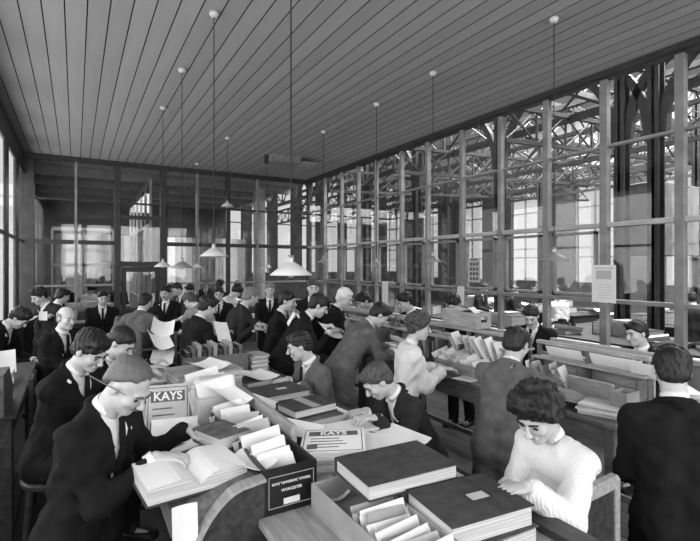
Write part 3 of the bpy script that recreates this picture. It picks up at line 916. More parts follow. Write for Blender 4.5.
    for s in (-1, 1):
        ft = legsj[s][1]
        m = MB(); M = Matrix.Translation(Vector(ft - base)) @ Matrix.Rotation(math.atan2(bf0[1], bf0[0]), 4, 'Z')
        m.box(-.06, .19, -.045, .045, -.07, -.02, .012, M); m.box(-.06, .07, -.042, .042, -.03, .05, .014, M)
        m.build('shoe', LEATHER, root)
    if not stand:
        sz = Pv[2] - .105 * S_
        st = empty('stool', (base[0], base[1], 0), math.atan2(bf0[1], bf0[0]), label='round wooden stool under ' + label.split(' with ')[0][:70], cat='stool', group='clerks\' stools')
        MB().lathe([(0, sz), (.16, sz), (.175, sz - .012), (.17, sz - .035), (0, sz - .035)], 20).build('seat', WOOD_D, st, smooth=False)
        for q in range(4):
            a = math.pi / 4 + q * math.pi / 2
            MB().tube((.12 * math.cos(a), .12 * math.sin(a), sz - .035), (.19 * math.cos(a), .19 * math.sin(a), 0), .018, .014, 8).build('leg', WOOD_D, st)
        for q in range(4):
            a = math.pi / 4 + q * math.pi / 2; b = a + math.pi / 2; rr_ = .16
            MB().tube((rr_ * math.cos(a), rr_ * math.sin(a), sz * .38), (rr_ * math.cos(b), rr_ * math.sin(b), sz * .38), .010, None, 6).build('stretcher', WOOD_D, st)
    return root
# ------------------------------------------------------------------ furniture builders
DZ = 1.0     # height of the tall clerks' desks
def desk(name, label, x0, x1, y0, y1, z=DZ, m_=None, panel=False, group=None, apron=.14):
    m_ = m_ or WOOD_M
    r = empty(name, ((x0 + x1) / 2, (y0 + y1) / 2, 0), label=label, cat='desk', group=group)
    hx, hy = (x1 - x0) / 2, (y1 - y0) / 2
    MB().box(-hx, hx, -hy, hy, z - .035, z, .006).build('top', m_, r)
    for s in (-1, 1):
        MB().box(s * (hx - .05) - .012, s * (hx - .05) + .012, -hy + .07, hy - .07, z - .035 - apron, z - .035).build('apron', m_, r)
        MB().box(-hx + .07, hx - .07, s * (hy - .05) - .012, s * (hy - .05) + .012, z - .035 - apron, z - .035).build('apron', m_, r)
        for q in (-1, 1):
            MB().box(s * (hx - .06) - .035, s * (hx - .06) + .035, q * (hy - .06) - .035, q * (hy - .06) + .035, 0, z - .035, .006).build('leg', m_, r)
        MB().box(s * (hx - .06) - .015, s * (hx - .06) + .015, -hy + .09, hy - .09, .16, .21).build('foot_rail', m_, r)
    return r
def ledger(label, c, size, rz=0, tilt=0, cover=None, plate=False, group=None, name='ledger', strip=False):
    """closed account book lying flat: boards, spine, page block"""
    l, w, h = size
    cover = cover or COVER_D
    r = empty(name, c, rz, label=label, cat='book', group=group)
    r.rotation_euler = (tilt, 0, rz)
    b = .006
    MB().box(-l / 2, l / 2, -w / 2, w / 2, h - b, h, .002).box(-l / 2, l / 2, -w / 2, w / 2, 0, b, .002).build('cover_boards', cover, r)
    MB().box(-l / 2, l / 2, w / 2 - .012, w / 2 + .002, 0, h, .004).build('spine', cover, r)
    MB().box(-l / 2 + .008, l / 2 - .008, -w / 2 + .008, w / 2 - .012, b, h - b).build('page_block', PAGES, r)
    if plate: MB().box(l * .0, l * .0 + .075, -.03, .015, h, h + .0012).build('label_plate', PAPER_G, r)
    if strip: MB().box(-.03, .03, -w / 2, w / 2, h, h + .001).build('label_strip', CARD, r)
    return r
def open_ledger(label, c, l, w, rz=0, tilt=0, th=.05):
    """open account book: two curved page leaves on boards"""
    r = empty('open_ledger', c, rz, label=label, cat='book'); r.rotation_euler = (tilt, 0, rz)
    MB().box(-l / 2, l / 2, -w / 2, w / 2, 0, .006, .002).build('cover_boards', COVER_D, r)
    for s in (-1, 1):
        pts = [(0, .006)]
        for q in range(9):
            f = q / 8
            pts.append((s * f * (l / 2 - .008), .006 + th * (.35 + .65 * math.sin(min(1, f * 2.2) * math.pi / 2)) * (1 - .25 * f)))
        pts.append((s * (l / 2 - .008), .006))
        MB().prism(pts, 'y', -w / 2 + .008, w / 2 - .008).build('page_block', PAGES, r)
        m = MB()
        for (a, b_) in zip(pts[1:-1], pts[2:-1]):
            m.bm.faces.new([m.bm.verts.new((a[0], -w / 2 + .006, a[1] + .001)), m.bm.verts.new((b_[0], -w / 2 + .006, b_[1] + .001)), m.bm.verts.new((b_[0], w / 2 - .006, b_[1] + .001)), m.bm.verts.new((a[0], w / 2 - .006, a[1] + .001))])
        bmesh.ops.remove_doubles(m.bm, verts=m.bm.verts[:], dist=1e-4)
        m.build('page', PAPER, r)
    return r
def sheet(label, c, l, w, rz=0, rx=0, ry=0, m_=None, group=None, name='paper_sheet', curl=.02):
    """single sheet of paper, slightly curled, with thickness"""
    m = MB(); n = 5; rows = []
    for i in range(n + 1):
        f = i / n - .5; z = curl * (f * f * 4)
        rows.append([(f * l, -w / 2, z), (f * l, w / 2, z), (f * l, -w / 2, z + .0015), (f * l, w / 2, z + .0015)])
    V = [[m.bm.verts.new(p) for p in row] for row in rows]
    for A, B in zip(V, V[1:]):
        m.bm.faces.new((A[2], B[2], B[3], A[3])); m.bm.faces.new((A[0], A[1], B[1], B[0]))
        m.bm.faces.new((A[0], B[0], B[2], A[2])); m.bm.faces.new((A[1], A[3], B[3], B[1]))
    m.bm.faces.new((V[0][0], V[0][2], V[0][3], V[0][1])); m.bm.faces.new((V[-1][0], V[-1][1], V[-1][3], V[-1][2]))
    o = m.build(name, m_ or PAPER, None, c, (rx, ry, rz))
    tag(o, label, 'paper', group)
    return o
def paper_stack(label, c, l, w, h, rz=0, group=None, m_=None):
    """uneven stack of papers"""
    r = empty('paper_stack', c, rz, label=label, cat='papers', group=group)
    z = 0; n = max(2, int(h / .012)); rg = random.Random(int(c[0] * 1000 + c[1] * 77))
    for i in range(n):
        a = rg.uniform(-.12, .12); M = Matrix.Translation((rg.uniform(-.012, .012), rg.uniform(-.012, .012), 0)) @ Matrix.Rotation(a, 4, 'Z')
        MB().box(-l / 2, l / 2, -w / 2, w / 2, z, z + h / n * .92, .001, M).build('bundle', m_ or (PAPER if i % 3 else PAPER_G), r)
        z += h / n
    return r
def tray_box(name, label, x0, x1, y0, y1, z0, z1, m_, t=.012, group=None, cat='box', root_at=None):
    """open-topped box of four boards and a bottom"""
    r = empty(name, ((x0 + x1) / 2, (y0 + y1) / 2, z0), label=label, cat=cat, group=group)
    hx, hy, h = (x1 - x0) / 2, (y1 - y0) / 2, z1 - z0
    MB().box(-hx, hx, -hy, hy, 0, t).build('bottom', m_, r)
    MB().box(-hx, hx, -hy, -hy + t, t, h, .002).build('end_board', m_, r); MB().box(-hx, hx, hy - t, hy, t, h, .002).build('end_board', m_, r)
    MB().box(-hx, -hx + t, -hy + t, hy - t, t, h, .002).build('side_board', m_, r); MB().box(hx - t, hx, -hy + t, hy - t, t, h, .002).build('side_board', m_, r)
    return r
def fill_cards(label, group, x0, x1, y0, y1, z0, h, n, along='y', tilt=.25, jit=.03, mats=None, name='file_card', wob=.0):
    rg = random.Random(int(x0 * 991 + y0 * 377 + n))
    for i in range(n):
        f = (i + .5) / n
        hh = h * rg.uniform(.82, 1.12)
        if along == 'y':
            wd = (x1 - x0) * rg.uniform(.72, .96); y = y0 + (y1 - y0) * f; x = (x0 + x1) / 2 + rg.uniform(-jit, jit) * .4
            me = MB().box(-wd / 2, wd / 2, -.0025, .0025, 0, hh).mesh(name, (mats or [PAPER, PAPER_G, PAPER, CARD])[rg.randrange(len(mats or [1, 2, 3, 4]))])
            o = link(name, me, None, None, (x, y, z0), (-tilt * rg.uniform(.4, 1.3), rg.uniform(-.08, .08) - wob * rg.random(), rg.uniform(-.1, .1)))
        else:
            wd = (y1 - y0) * rg.uniform(.72, .96); x = x0 + (x1 - x0) * f; y = (y0 + y1) / 2 + rg.uniform(-jit, jit) * .4
            me = MB().box(-.0025, .0025, -wd / 2, wd / 2, 0, hh).mesh(name, (mats or [PAPER, PAPER_G, PAPER, CARD])[rg.randrange(len(mats or [1, 2, 3, 4]))])
            o = link(name, me, None, None, (x, y, z0), (rg.uniform(-.08, .08), tilt * rg.uniform(.4, 1.3), rg.uniform(-.1, .1)))
        tag(o, label, 'card', group)
def text(parent, body, loc, size, m_, rot, name='lettering'):
    cu = bpy.data.curves.new(name, 'FONT'); cu.body = body; cu.size = size; cu.align_x = 'CENTER'; cu.align_y = 'CENTER'
    cu.extrude = .0004; cu.offset = size * .02; cu.materials.append(m_)
    tmp = bpy.data.objects.new(name, cu); COL.objects.link(tmp)
    bpy.context.view_layer.update()
    me = bpy.data.meshes.new_from_object(tmp.evaluated_get(bpy.context.evaluated_depsgraph_get()))
    bpy.data.objects.remove(tmp)
    me.name = name
    if not me.materials: me.materials.append(m_)
    return link(name, me, None, parent, loc, rot)
def catalogue(label, c, l, w, h, rot, title='KAYS', cover=None):
    """paper-covered catalogue lying or standing; local z is the thickness, cover printed on top"""
    r = empty('catalogue', c, label=label, cat='catalogue'); r.rotation_euler = rot
    MB().box(-l / 2, l / 2, -w / 2, w / 2, 0, h, .002).build('page_block', PAPER, r)
    r0 = r; r = MB().box(-l / 2 - .001, l / 2 + .001, -w / 2 - .001, w / 2 + .001, h, h + .0015).build('cover', cover or PAPER_G, r)
    m = MB()
    for s in (-1, 1):
        m.box(-l * .46, l * .46, s * w * .45 - .002, s * w * .45 + .002, h + .0015, h + .0022); m.box(s * l * .46 - .002, s * l * .46 + .002, -w * .45, w * .45, h + .0015, h + .0022)
    m.build('border', PRINT, r)
    MB().box(-l * .40, l * .40, w * .18, w * .38, h + .0015, h + .0021).build('title_band', COVER_M, r)
    text(r, title, (0, w * .28, h + .0024), w * .22, PAPER, (0, 0, 0))
    m = MB()
    for k in range(4): m.box(-l * .36, l * (.1 + .06 * (k % 3)), w * (.06 - .12 * k) - .004, w * (.06 - .12 * k) + .004, h + .0015, h + .0021)
    m.box(-l * .40, -l * .24, -w * .36, -w * .18, h + .0015, h + .0022)
    m.build('print_lines', COVER_M, r)
    return r0
# ------------------------------------------------------------------ central double desk
dd = empty('double_desk', (.97, 2.65, 0), label='long central double desk crowded with files and ledgers', cat='desk')
def dp(name, x0, x1, y0, y1, z0, z1, m_, bev=.006): return MB().box(x0 - .97, x1 - .97, y0 - 2.65, y1 - 2.65, z0, z1, bev).build(name, m_, dd)
dp('top', .62, 1.60, .55, 4.65, DZ - .035, DZ, WOOD_L)
dp('top', .32, .618, 1.80, 4.65, DZ - .035, DZ, WOOD_M)
dp('edge_moulding', 1.601, 1.63, .55, 4.65, DZ - .05, DZ + .012, WOOD_D)
for x, y0, y1 in ((.40, 1.9, 4.55), (1.52, .65, 4.55)):
    dp('apron', x - .012, x + .012, y0, y1, DZ - .19, DZ - .036, WOOD_D)
for x, y in ((.40, 1.92), (.40, 4.55), (.70, .63), (1.52, .63), (1.52, 2.6), (1.52, 4.55)):
    dp('leg', x - .04, x + .04, y - .04, y + .04, 0, DZ - .036, WOOD_D)
# rounded end panel below the ledger rest, dark face with a pale edge
pts = [(.645 - .97, .30), (.645 - .97, 1.155)]
arc = []
for k in range(13):
    a = math.pi / 2 * k / 12
    arc.append((.585 - .97 - .255 * math.sin(a), .70 + .445 * math.cos(a)))
MB().prism([(.645 - .97, .02), (.645 - .97, 1.150)] + arc + [(.33 - .97, .02)], 'y', 1.765 - 2.65, 1.795 - 2.65).build('end_panel', WOOD_D, dd)
m = MB()
for p, q in zip([(.645 - .97, 1.152)] + arc, arc): m.bar((p[0], 1.775 - 2.65, p[1] + .004), (q[0], 1.775 - 2.65, q[1] + .004), .06, .012)
m.build('edge_strip', WOOD_L, dd)
# sloping ledger rest behind the panel
MB().prism([(.30 - .97, DZ + .004), (.66 - .97, DZ + .004), (.66 - .97, 1.145), (.62 - .97, 1.15), (.30 - .97, 1.09)], 'y', 1.80 - 2.65, 2.32 - 2.65).build('ledger_rest', WOOD_M, dd)
dp('divider_board', .885, .915, 2.06, 3.0, DZ + .002, 1.235, WOOD_L, .004)
# black lettered file trough
tr = tray_box('file_trough', 'black lettered file trough crammed with papers on the central desk', .645, .875, 1.765, 2.62, DZ + .002, 1.185, BLACKBOX, .012)
m = MB()
for s in (-1, 1):
    m.box(-.098, .098, -.4285 - .001, -.4285, .088 + s * .062 - .0012, .088 + s * .062 + .0012); m.box(s * .098 - .0012, s * .098 + .0012, -.4285 - .001, -.4285, .088 - .062, .088 + .062)
eb = [c for c in tr.children if c.name.startswith('end_board')][0]
m.build('border_line', PAPER_G, eb)
text(eb, 'KAYS "UNIVERSAL" STORES,', (0, -.4287, .120), .0138, PAPER, (math.pi / 2, 0, 0))
text(eb, 'WORCESTER', (0, -.4287, .090), .0155, PAPER, (math.pi / 2, 0, 0))
MB().box(-.035, .035, -.430, -.4276, .032, .056).build('label_plate', PAPER, eb)
fill_cards('loose paper slip standing in the black lettered trough', 'slips in the black trough', .66, .86, 1.80, 2.60, DZ + .02, .215, 26, 'y', .45, wob=.35, mats=[PAPER, PAPER, PAPER_G, PAPER])
# ------------------------------------------------------------------ things on the central desk
open_ledger('thick open ledger under the hands of the stooping bespectacled man', (.405, 2.00, 1.115), .40, .30, .10, 0, .075)
ledger('thick pale-edged book lying beyond the open ledger', (.60, 2.24, 1.155), (.17, .22, .065), .35, 0, COVER_M)
sheet('curled sheet between the open ledger and the black trough', (.62, 1.92, 1.165), .16, .22, .5, 0, .1)
sheet('white slip hanging off the rest below the open ledger', (.345, 1.785, 1.04), .09, .16, 0, 1.45, 0, curl=.01)
bx = tray_box('file_box', 'pale cardboard box stuffed with files behind the black trough', .60, .88, 2.70, 3.02, DZ + .002, 1.24, PAPER_G, .008)
fill_cards('file sheet standing in the pale cardboard box', 'files in the pale cardboard box', .61, .87, 2.72, 3.0, DZ + .02, .30, 12, 'y', .3, wob=.25, mats=[PAPER, PAPER, PAPER_G])
catalogue('upright catalogue with a dark title band propped near the stooping man', (.46, 2.86, 1.155), .23, .30, .012, (math.radians(72), 0, math.radians(-12)))
MB_ = sheet('blank card propped against the upright catalogue', (.47, 2.70, 1.09), .24, .14, -.2, 1.0, 0, curl=.004)
ledger('dark ledger with a pale strip on top of another ledger', (1.20, 2.56, 1.125), (.30, .22, .05), .15, 0, COVER_D, strip=True)
ledger('broad ledger lying under the strip-marked ledger', (1.16, 2.55, 1.06), (.40, .33, .062), .1, 0, COVER_M)
ledger('large flat ledger at the bottom of the ledger pile', (1.15, 2.57, DZ + .002), (.44, .40, .056), .05, 0, COVER_D)
ledger('dark ledger with white label beside the grey-jacketed man', (1.24, 3.16, DZ + .062), (.40, .30, .05), .1, 0, COVER_D, plate=True)
ledger('dark ledger under the white-labelled ledger', (1.22, 3.18, DZ + .002), (.42, .33, .058), .02, 0, COVER_M)
sheet('open booklet leaf between the two ledger piles', (1.02, 2.86, DZ + .12), .16, .24, .7, .2, .15)
paper_stack('stack of ruled forms between the ledgers and the catalogue', (1.28, 2.25, DZ + .002), .34, .20, .10, .08)
catalogue('flat catalogue with a dark title band lying on white papers', (1.065, 1.975, DZ + .150), .30, .25, .012, (math.radians(4), math.radians(-2), math.radians(-30)), cover=PAPER)
paper_stack('broad heap of white papers beneath the flat catalogue', (1.10, 1.97, DZ + .002), .36, .27, .140, -.40, m_=PAPER)
sheet('large white sheet beside the flat catalogue', (1.36, 1.92, DZ + .1), .28, .26, -.35, .05, .08)
paper_stack('loose papers by the elbow of the man bent over his desk', (1.46, 2.06, DZ + .002), .18, .22, .06, .5)
sheet('tilted sheet in front of the man bent over his desk', (1.50, 2.02, DZ + .075), .20, .26, .35, .10, .05)
bx2 = tray_box('card_tray', 'pale open card tray under the big dark ledger', .83, 1.07, 1.02, 1.73, DZ + .002, 1.11, CARD, .010)
fill_cards('index card standing in the open card tray', 'cards in the open card tray', .845, 1.055, 1.05, 1.42, DZ + .015, .125, 16, 'y', .55)
ledger('big dark ledger resting across the card tray', (1.135, 1.565, 1.135), (.42, .29, .062), -.05, .0, COVER_D)
ledger('book supporting the big dark ledger', (1.21, 1.57, DZ + .002), (.24, .25, .130), 0, 0, COVER_M)
ledger('dark ledger with a small pale label beside the seated woman', (1.245, 1.265, DZ + .068), (.36, .29, .080), -.10, .0, COVER_D, plate=True)
fill_cards('folded order form between the two big ledgers', 'forms between the ledgers', 1.09, 1.5, 1.395, 1.415, DZ + .004, .09, 2, 'y', .3)
ledger('ledger lying under the small-labelled ledger', (1.26, 1.25, DZ + .002), (.36, .28, .064), -.03, 0, COVER_M)
# desk blotter board
tag(MB().box(-.05, .05, -.30, .30, 0, .03, .004).build('ruler_board', WOOD_D, None, (1.545, 1.27, DZ + .002)), 'dark wooden board along the desk edge before the seated woman', 'board')
# left side, farther papers
for i, (x, y, l, w, h, rz) in enumerate(((.48, 3.35, .26, .20, .03, .3), (.52, 3.80, .30, .22, .035, -.2), (.50, 4.25, .28, .20, .03, .1))):
    paper_stack(('white papers spread before the youth with brushed-back hair', 'white papers spread before the second bent youth', 'white papers on the far end of the central desk')[i], (x, y, DZ + .002), l, w, h, rz)
rk = empty('paper_rack', (.62, 4.42, DZ + .002), 0, label='dark upright rack of curled papers on the central desk', cat='rack')
MB().box(-.14, .14, .10, .115, 0, .40, .003).build('back_board', WOOD_D, rk)
for s in (-1, 1): MB().box(s * .14 - .008, s * .14 + .008, -.11, .115, 0, .40, .003).build('side_board', WOOD_D, rk)
for z in (.0, .13, .27): MB().box(-.13, .13, -.11, .10, z, z + .012).build('shelf', WOOD_D, rk)
for i, (z, a) in enumerate(((.06, .3), (.19, -.2), (.33, .25), (.44, -.15))):
    sheet('curled paper stuffed in the dark upright rack', (.62 + .03 * (i % 2), 4.33, DZ + z), .18, .22, a, .5, .2, group='papers in the dark rack', curl=.05)
for i in range(4):
    x = .84 + .005 * i; y = 3.62 + .02 * i
    bxx = empty('file_case', (x, y, DZ + .002 + .052 * i), .04 * (i - 1), label='flat pale file case, %s of the pile on the central desk' % ('lowest', 'second', 'third', 'topmost')[i], cat='file case', group='flat file cases')
    MB().box(-.24, .24, -.17, .17, 0, .046, .003).build('case', PAPER_G if i % 2 else CARD, bxx)
    MB().box(-.245, .245, -.175, .175, .034, .050, .003).build('lid', CARD if i % 2 else PAPER_G, bxx)
crate = tray_box('book_crate', 'wooden crate of account books on the central desk', .80, 1.36, 4.16, 4.5, DZ + .002, 1.20, WOOD_M, .014)
for i in range(11):
    x = .83 + .046 * i
    b = empty('account_book', (x, 4.33, DZ + .018), label='upright account book in the wooden crate', cat='book', group='books in the wooden crate')
    hh = .22 + .03 * ((i * 7) % 3)
    MB().box(0, .004, -.12, .12, 0, hh).box(.030, .034, -.12, .12, 0, hh).box(0, .034, -.124, -.118, 0, hh).build('cover', (COVER_D, COVER_M, CARD)[i % 3], b)
    MB().box(.004, .030, -.117, .115, .005, hh - .006).build('page_block', PAGES, b)
paper_stack('tall bundle of papers beside the wooden crate', (1.48, 4.3, DZ + .002), .16, .22, .16, .1)
ledger('ledger lying beyond the grey-jacketed man', (1.30, 3.72, DZ + .002), (.34, .26, .07), .2, 0, COVER_M)
sheet('white sheet on the ledger beyond the grey-jacketed man', (1.30, 3.70, DZ + .085), .22, .28, .3, .04, 0)
# ------------------------------------------------------------------ desks along the glazed side
def ridge(label, x, y0, y1, z0, z1, grp):
    """pigeonhole rack standing along the middle of a desk: posts, shelf, twin top rails"""
    r = empty('desk_rack', (x, (y0 + y1) / 2, z0), label=label, cat='rack', group=grp)
    h = (y1 - y0) / 2; zt = z1 - z0
    MB().box(.02, .04, -h, h, 0, zt - .10, .003).build('back_board', WOOD_L, r)
    MB().box(-.10, .20, -h, h, zt * .62, zt * .62 + .018, .003).build('shelf', WOOD_L, r)
    for xx_ in (-.02, .16): MB().box(xx_ - .025, xx_ + .025, -h, h, zt - .03, zt, .005).build('top_rail', WOOD_L, r)
    n = max(2, int((y1 - y0) / .55))
    for i in range(n + 1):
        y = -h + .02 + (2 * h - .04) * i / n
        MB().box(-.04, -.005, y - .012, y + .012, 0, zt - .03).build('post', WOOD_M, r); MB().box(.145, .175, y - .012, y + .012, 0, zt - .03).build('post', WOOD_M, r)
        MB().box(-.16, .02, y - .006, y + .006, 0, zt * .60).build('partition', WOOD_M, r)
    return r
RX = 3.38
desk('clerks_desk', 'near tall desk by the glazed side with a rounded corner', 2.88, 3.74, 1.66, 2.62)
desk('clerks_desk', 'tall desk where the standing woman in white writes', 2.88, 3.74, 2.78, 4.60)
desk('clerks_desk', 'third tall desk along the glazed side', 2.88, 3.74, 4.66, 6.40)
desk('clerks_desk', 'farthest tall desk along the glazed side', 2.88, 3.74, 6.50, 8.30)
for i, (a, b) in enumerate(((1.70, 2.60), (2.80, 4.58), (4.68, 6.38), (6.52, 8.28))):
    ridge('pale pigeonhole rack on the %s tall desk by the glazed side' % ('near', 'second', 'third', 'farthest')[i], RX, a, b, DZ + .002, 1.375, 'racks on the tall desks')
# near desk contents
sheet('long white sheet leaning along the near rack ledge', (RX - .055, 1.92, 1.30), .10, .38, 0, 0, 1.05, curl=.006)
sheet('second long white sheet on the near rack ledge', (RX - .055, 2.33, 1.30), .10, .30, .03, 0, 1.0, curl=.006)
sheet('white card tucked at the end of the near rack', (RX - .055, 1.74, 1.28), .12, .16, 0, 0, 1.1, curl=.004)
tag(MB().box(-.012, .012, -.17, .17, 0, .19, .003).build('backing_board', WOOD_L, None, (RX - .20, 2.0, DZ + .003), (0, -.2, 0)), 'grey board leaning below the near rack ledge', 'board')
paper_stack('papers piled beside the curly-haired seated woman on the near desk', (3.06, 1.86, DZ + .002), .20, .26, .07, .3)
sheet('slanted paper on the near tall desk', (3.04, 2.12, DZ + .05), .22, .28, .4, .1, -.12, m_=PAPER_G)
bx3 = tray_box('letter_tray', 'small pale letter box at the end of the near desk', 3.05, 3.20, 1.69, 1.80, DZ + .075, 1.17, CARD, .008)
ink = MB().lathe([(0, 0), (.035, 0), (.04, .01), (.038, .05), (.018, .06), (.018, .075), (.022, .078), (0, .078)], 18).build('ink_pot', COVER_M, None, (2.97, 2.10, DZ + .002), smooth=True); tag(ink, 'round ink pot on the near tall desk', 'ink pot')
fill_cards('white letter standing in the near rack beside the grey-suited man', 'letters in the near rack', 3.21, 3.33, 2.18, 2.58, DZ + .01, .24, 7, 'y', .35, wob=.2, mats=[PAPER, PAPER, PAPER_G])
# second desk contents
bx4 = tray_box('letter_tray', 'open wooden tray heaped with white letters before the woman in white', 3.02, 3.30, 2.92, 3.52, DZ + .002, 1.10, WOOD_L, .012)
fill_cards('white letter in the open wooden tray', 'letters in the wooden tray', 3.05, 3.28, 2.96, 3.48, DZ + .02, .17, 12, 'y', .7, wob=.4, mats=[PAPER, PAPER, PAPER_G])
fill_cards('white letter filed in the second rack', 'letters in the second rack', 3.22, 3.33, 2.86, 3.5, DZ + .14, .20, 8, 'y', .5, wob=.3, mats=[PAPER])
fill_cards('dark envelope file in the second rack', 'envelope files in the second rack', 3.22, 3.34, 3.62, 4.2, DZ + .01, .22, 9, 'y', .2, mats=[CARD, COVER_M, PAPER_G])
paper_stack('heap of letters on the desk beside the leaning grey-suited man', (3.10, 4.25, DZ + .002), .26, .34, .11, .2, m_=PAPER)
sheet('writing sheet under the hand of the standing woman in white', (2.99, 3.02, DZ + .004), .26, .20, .25, 0, 0, curl=.003)
sheet('crumpled letter on the heap of letters', (3.10, 4.20, DZ + .14), .2, .2, .7, .3, .2, curl=.05)
cr = empty('wooden_crate', (RX + .06, 3.52, 1.377), .06, label='pale wooden crate with a hand hole on the rack', cat='crate')
for s in (-1, 1):
    MB().box(s * .10 - .007, s * .10 + .007, -.23, .23, 0, .155, .003).build('side_board', WOOD_L, cr)
    m = MB()
    m.box(-.093, .093, s * .225 - .007, s * .225 + .007, 0, .06); m.box(-.093, .093, s * .225 - .007, s * .225 + .007, .115, .155)
    m.box(-.093, -.045, s * .225 - .007, s * .225 + .007, .06, .115); m.box(.045, .093, s * .225 - .007, s * .225 + .007, .06, .115)
    m.build('end_board', WOOD_L, cr)
MB().box(-.093, .093, -.218, .218, 0, .01).build('bottom', WOOD_L, cr)
MB().box(-.11, .11, -.02, .235, .156, .168, .003).build('lid', WOOD_L, cr)
sheet('papers sticking up from the wooden crate', (RX + .06, 3.40, 1.377 + .14), .15, .2, .2, .6, .2)
# third and fourth desks
for i in range(5):
    paper_stack('paper heap, number %s from the wooden crate along the glazed-side desks' % ('one', 'two', 'three', 'four', 'five')[i], (3.02 + .06 * (i % 2), 4.95 + .62 * i, DZ + .002), .24, .3, .06 + .03 * (i % 3), .3 * i, m_=PAPER if i % 2 else None)
for i in range(3):
    fill_cards('pale file in the %s rack by the glazed side' % ('third', 'third', 'farthest')[i], 'files in the far racks', 3.22, 3.34, (4.74, 5.6, 6.6)[i], (5.5, 6.3, 7.8)[i], DZ + .01, .24, 8, 'y', .3)
dk = empty('ledger_stand', (3.62, 5.62, DZ + .002), label='dark slanting writing stand before the white-haired man', cat='stand')
MB().prism([(-.18, 0), (.18, 0), (.18, .30), (-.18, .20)], 'y', -.35, .35).build('slope', WOOD_D, dk)
MB().box(-.20, -.17, -.35, .35, .19, .23).build('lip', WOOD_D, dk)
# white sheets pinned to the side glazing, the calendar and the notice
def pinned(label, px, py0, py1, w, cal=None):
    y = on_wall_x(px, XR - .09); t = XR / (((px - 350) / FOCAL) * CA + SA)
    z0 = CAM_H - (py1 - HORIZON) / FOCAL * t; z1 = CAM_H - (py0 - HORIZON) / FOCAL * t
    r = empty('notice', (XR - .075, y, z0), label=label, cat='notice')
    h = z1 - z0
    MB().box(-.003, 0, -w / 2, w / 2, 0, h).build('paper', PAPER if cal != 'cal' else PAPER_G, r)
    m = MB()
    if cal == 'cal':
        for i in range(3):
            for j in range(4):
                yy_ = -w * .36 + w * .26 * i; zz_ = h * .08 + h * .2 * j
                m.box(-.0042, -.003, yy_, yy_ + w * .20, zz_, zz_ + h * .13)
        m.box(-.0042, -.003, -w * .3, w * .3, h * .9, h * .96)
        m.build('print', COVER_M, r)
    elif cal == 'print':
        m.box(-.0042, -.003, -w * .32, w * .32, h * .62, h * .86); m.box(-.0042, -.003, -w * .4, w * .4, h * .90, h * .93)
        for k in range(6): m.box(-.0042, -.003, -w * .36, w * (.3 - .05 * (k % 3)), h * (.12 + .07 * k), h * (.13 + .07 * k))
        m.build('print', mat('print_grey', .42, .9), r)
    return r
pinned('printed notice hung on the thick mullion', 603, 265, 302, .30, 'print')
pinned('calendar sheet of small month blocks on the glass', 473.5, 258, 282, .26, 'cal')
pinned('blank white strip on the glazing behind the desks', 384.5, 281, 306, .22)
pinned('second blank white sheet on the glazing', 460, 286, 304, .16)
# ------------------------------------------------------------------ desks farther back
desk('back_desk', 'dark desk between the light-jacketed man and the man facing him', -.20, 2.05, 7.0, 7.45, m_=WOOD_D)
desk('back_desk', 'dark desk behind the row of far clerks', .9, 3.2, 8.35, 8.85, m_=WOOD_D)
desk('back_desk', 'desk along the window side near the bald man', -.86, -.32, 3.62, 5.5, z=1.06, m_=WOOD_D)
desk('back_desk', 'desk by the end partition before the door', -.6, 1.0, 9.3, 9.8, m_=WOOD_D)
bp = [(.0, 7.2), (.55, 7.25), (1.0, 7.2), (1.4, 7.22), (1.9, 7.2), (1.2, 8.6), (1.7, 8.55), (2.3, 8.6), (2.9, 8.6), (-.2, 9.5), (.5, 9.55)]
bl = ['before the man with a pale paper', 'before the man in front of the door', 'between the two facing clerks', 'beside the light-jacketed man', 'at the end of the dark back desk', 'on the desk behind, by the door side', 'on the desk behind, in the middle', 'on the desk behind, near the blouse', 'on the desk behind, towards the pillar', 'on the desk by the door', 'on the door desk, towards the room']
for i, ((x, y), l) in enumerate(zip(bp, bl)):
    paper_stack('small paper heap ' + l, (x, y, DZ + .002), .24, .18, .03 + .02 * (i % 3), .4 * i, m_=PAPER if i % 3 else None)
tag(tray_box('file_box', 'dark upright file box on the back desk', 1.56, 1.75, 7.08, 7.36, DZ + .04, 1.32, WOOD_D, .012), None, None)
paper_stack('white papers on the window-side desk', (-.55, 4.6, 1.062), .22, .26, .09, .1, m_=PAPER)
sheet('white card leaning on the window-side desk', (-.55, 5.0, 1.16), .2, .2, .2, 1.2, 0)
tag(MB().prism([(-.25, 0), (.25, 0), (.25, .10), (.05, .26), (-.25, .26)], 'x', -.12, .12).build('desk_stationery_case', COVER_M, None, (-.50, 3.80, 1.062)), 'grey stationery case with a sloping front at the near end of the window-side desk', 'case')
# slatted chair by the window side
ch = empty('slatted_chair', (-.12, 4.55, 0), math.pi * .5, label='dark slat-backed chair beside the bald man', cat='chair')
MB().box(-.20, .20, -.20, .20, .56, .59, .006).build('seat', WOOD_D, ch)
for sx in (-1, 1):
    MB().box(sx * .18 - .018, sx * .18 + .018, .16, .196, 0, 1.12, .004).build('back_post', WOOD_D, ch)
    MB().box(sx * .18 - .018, sx * .18 + .018, -.196, -.16, 0, .56, .004).build('leg', WOOD_D, ch)
for k in range(4): MB().box(-.16, .16, .168, .186, .72 + .11 * k, .77 + .11 * k, .003).build('slat', WOOD_D, ch)
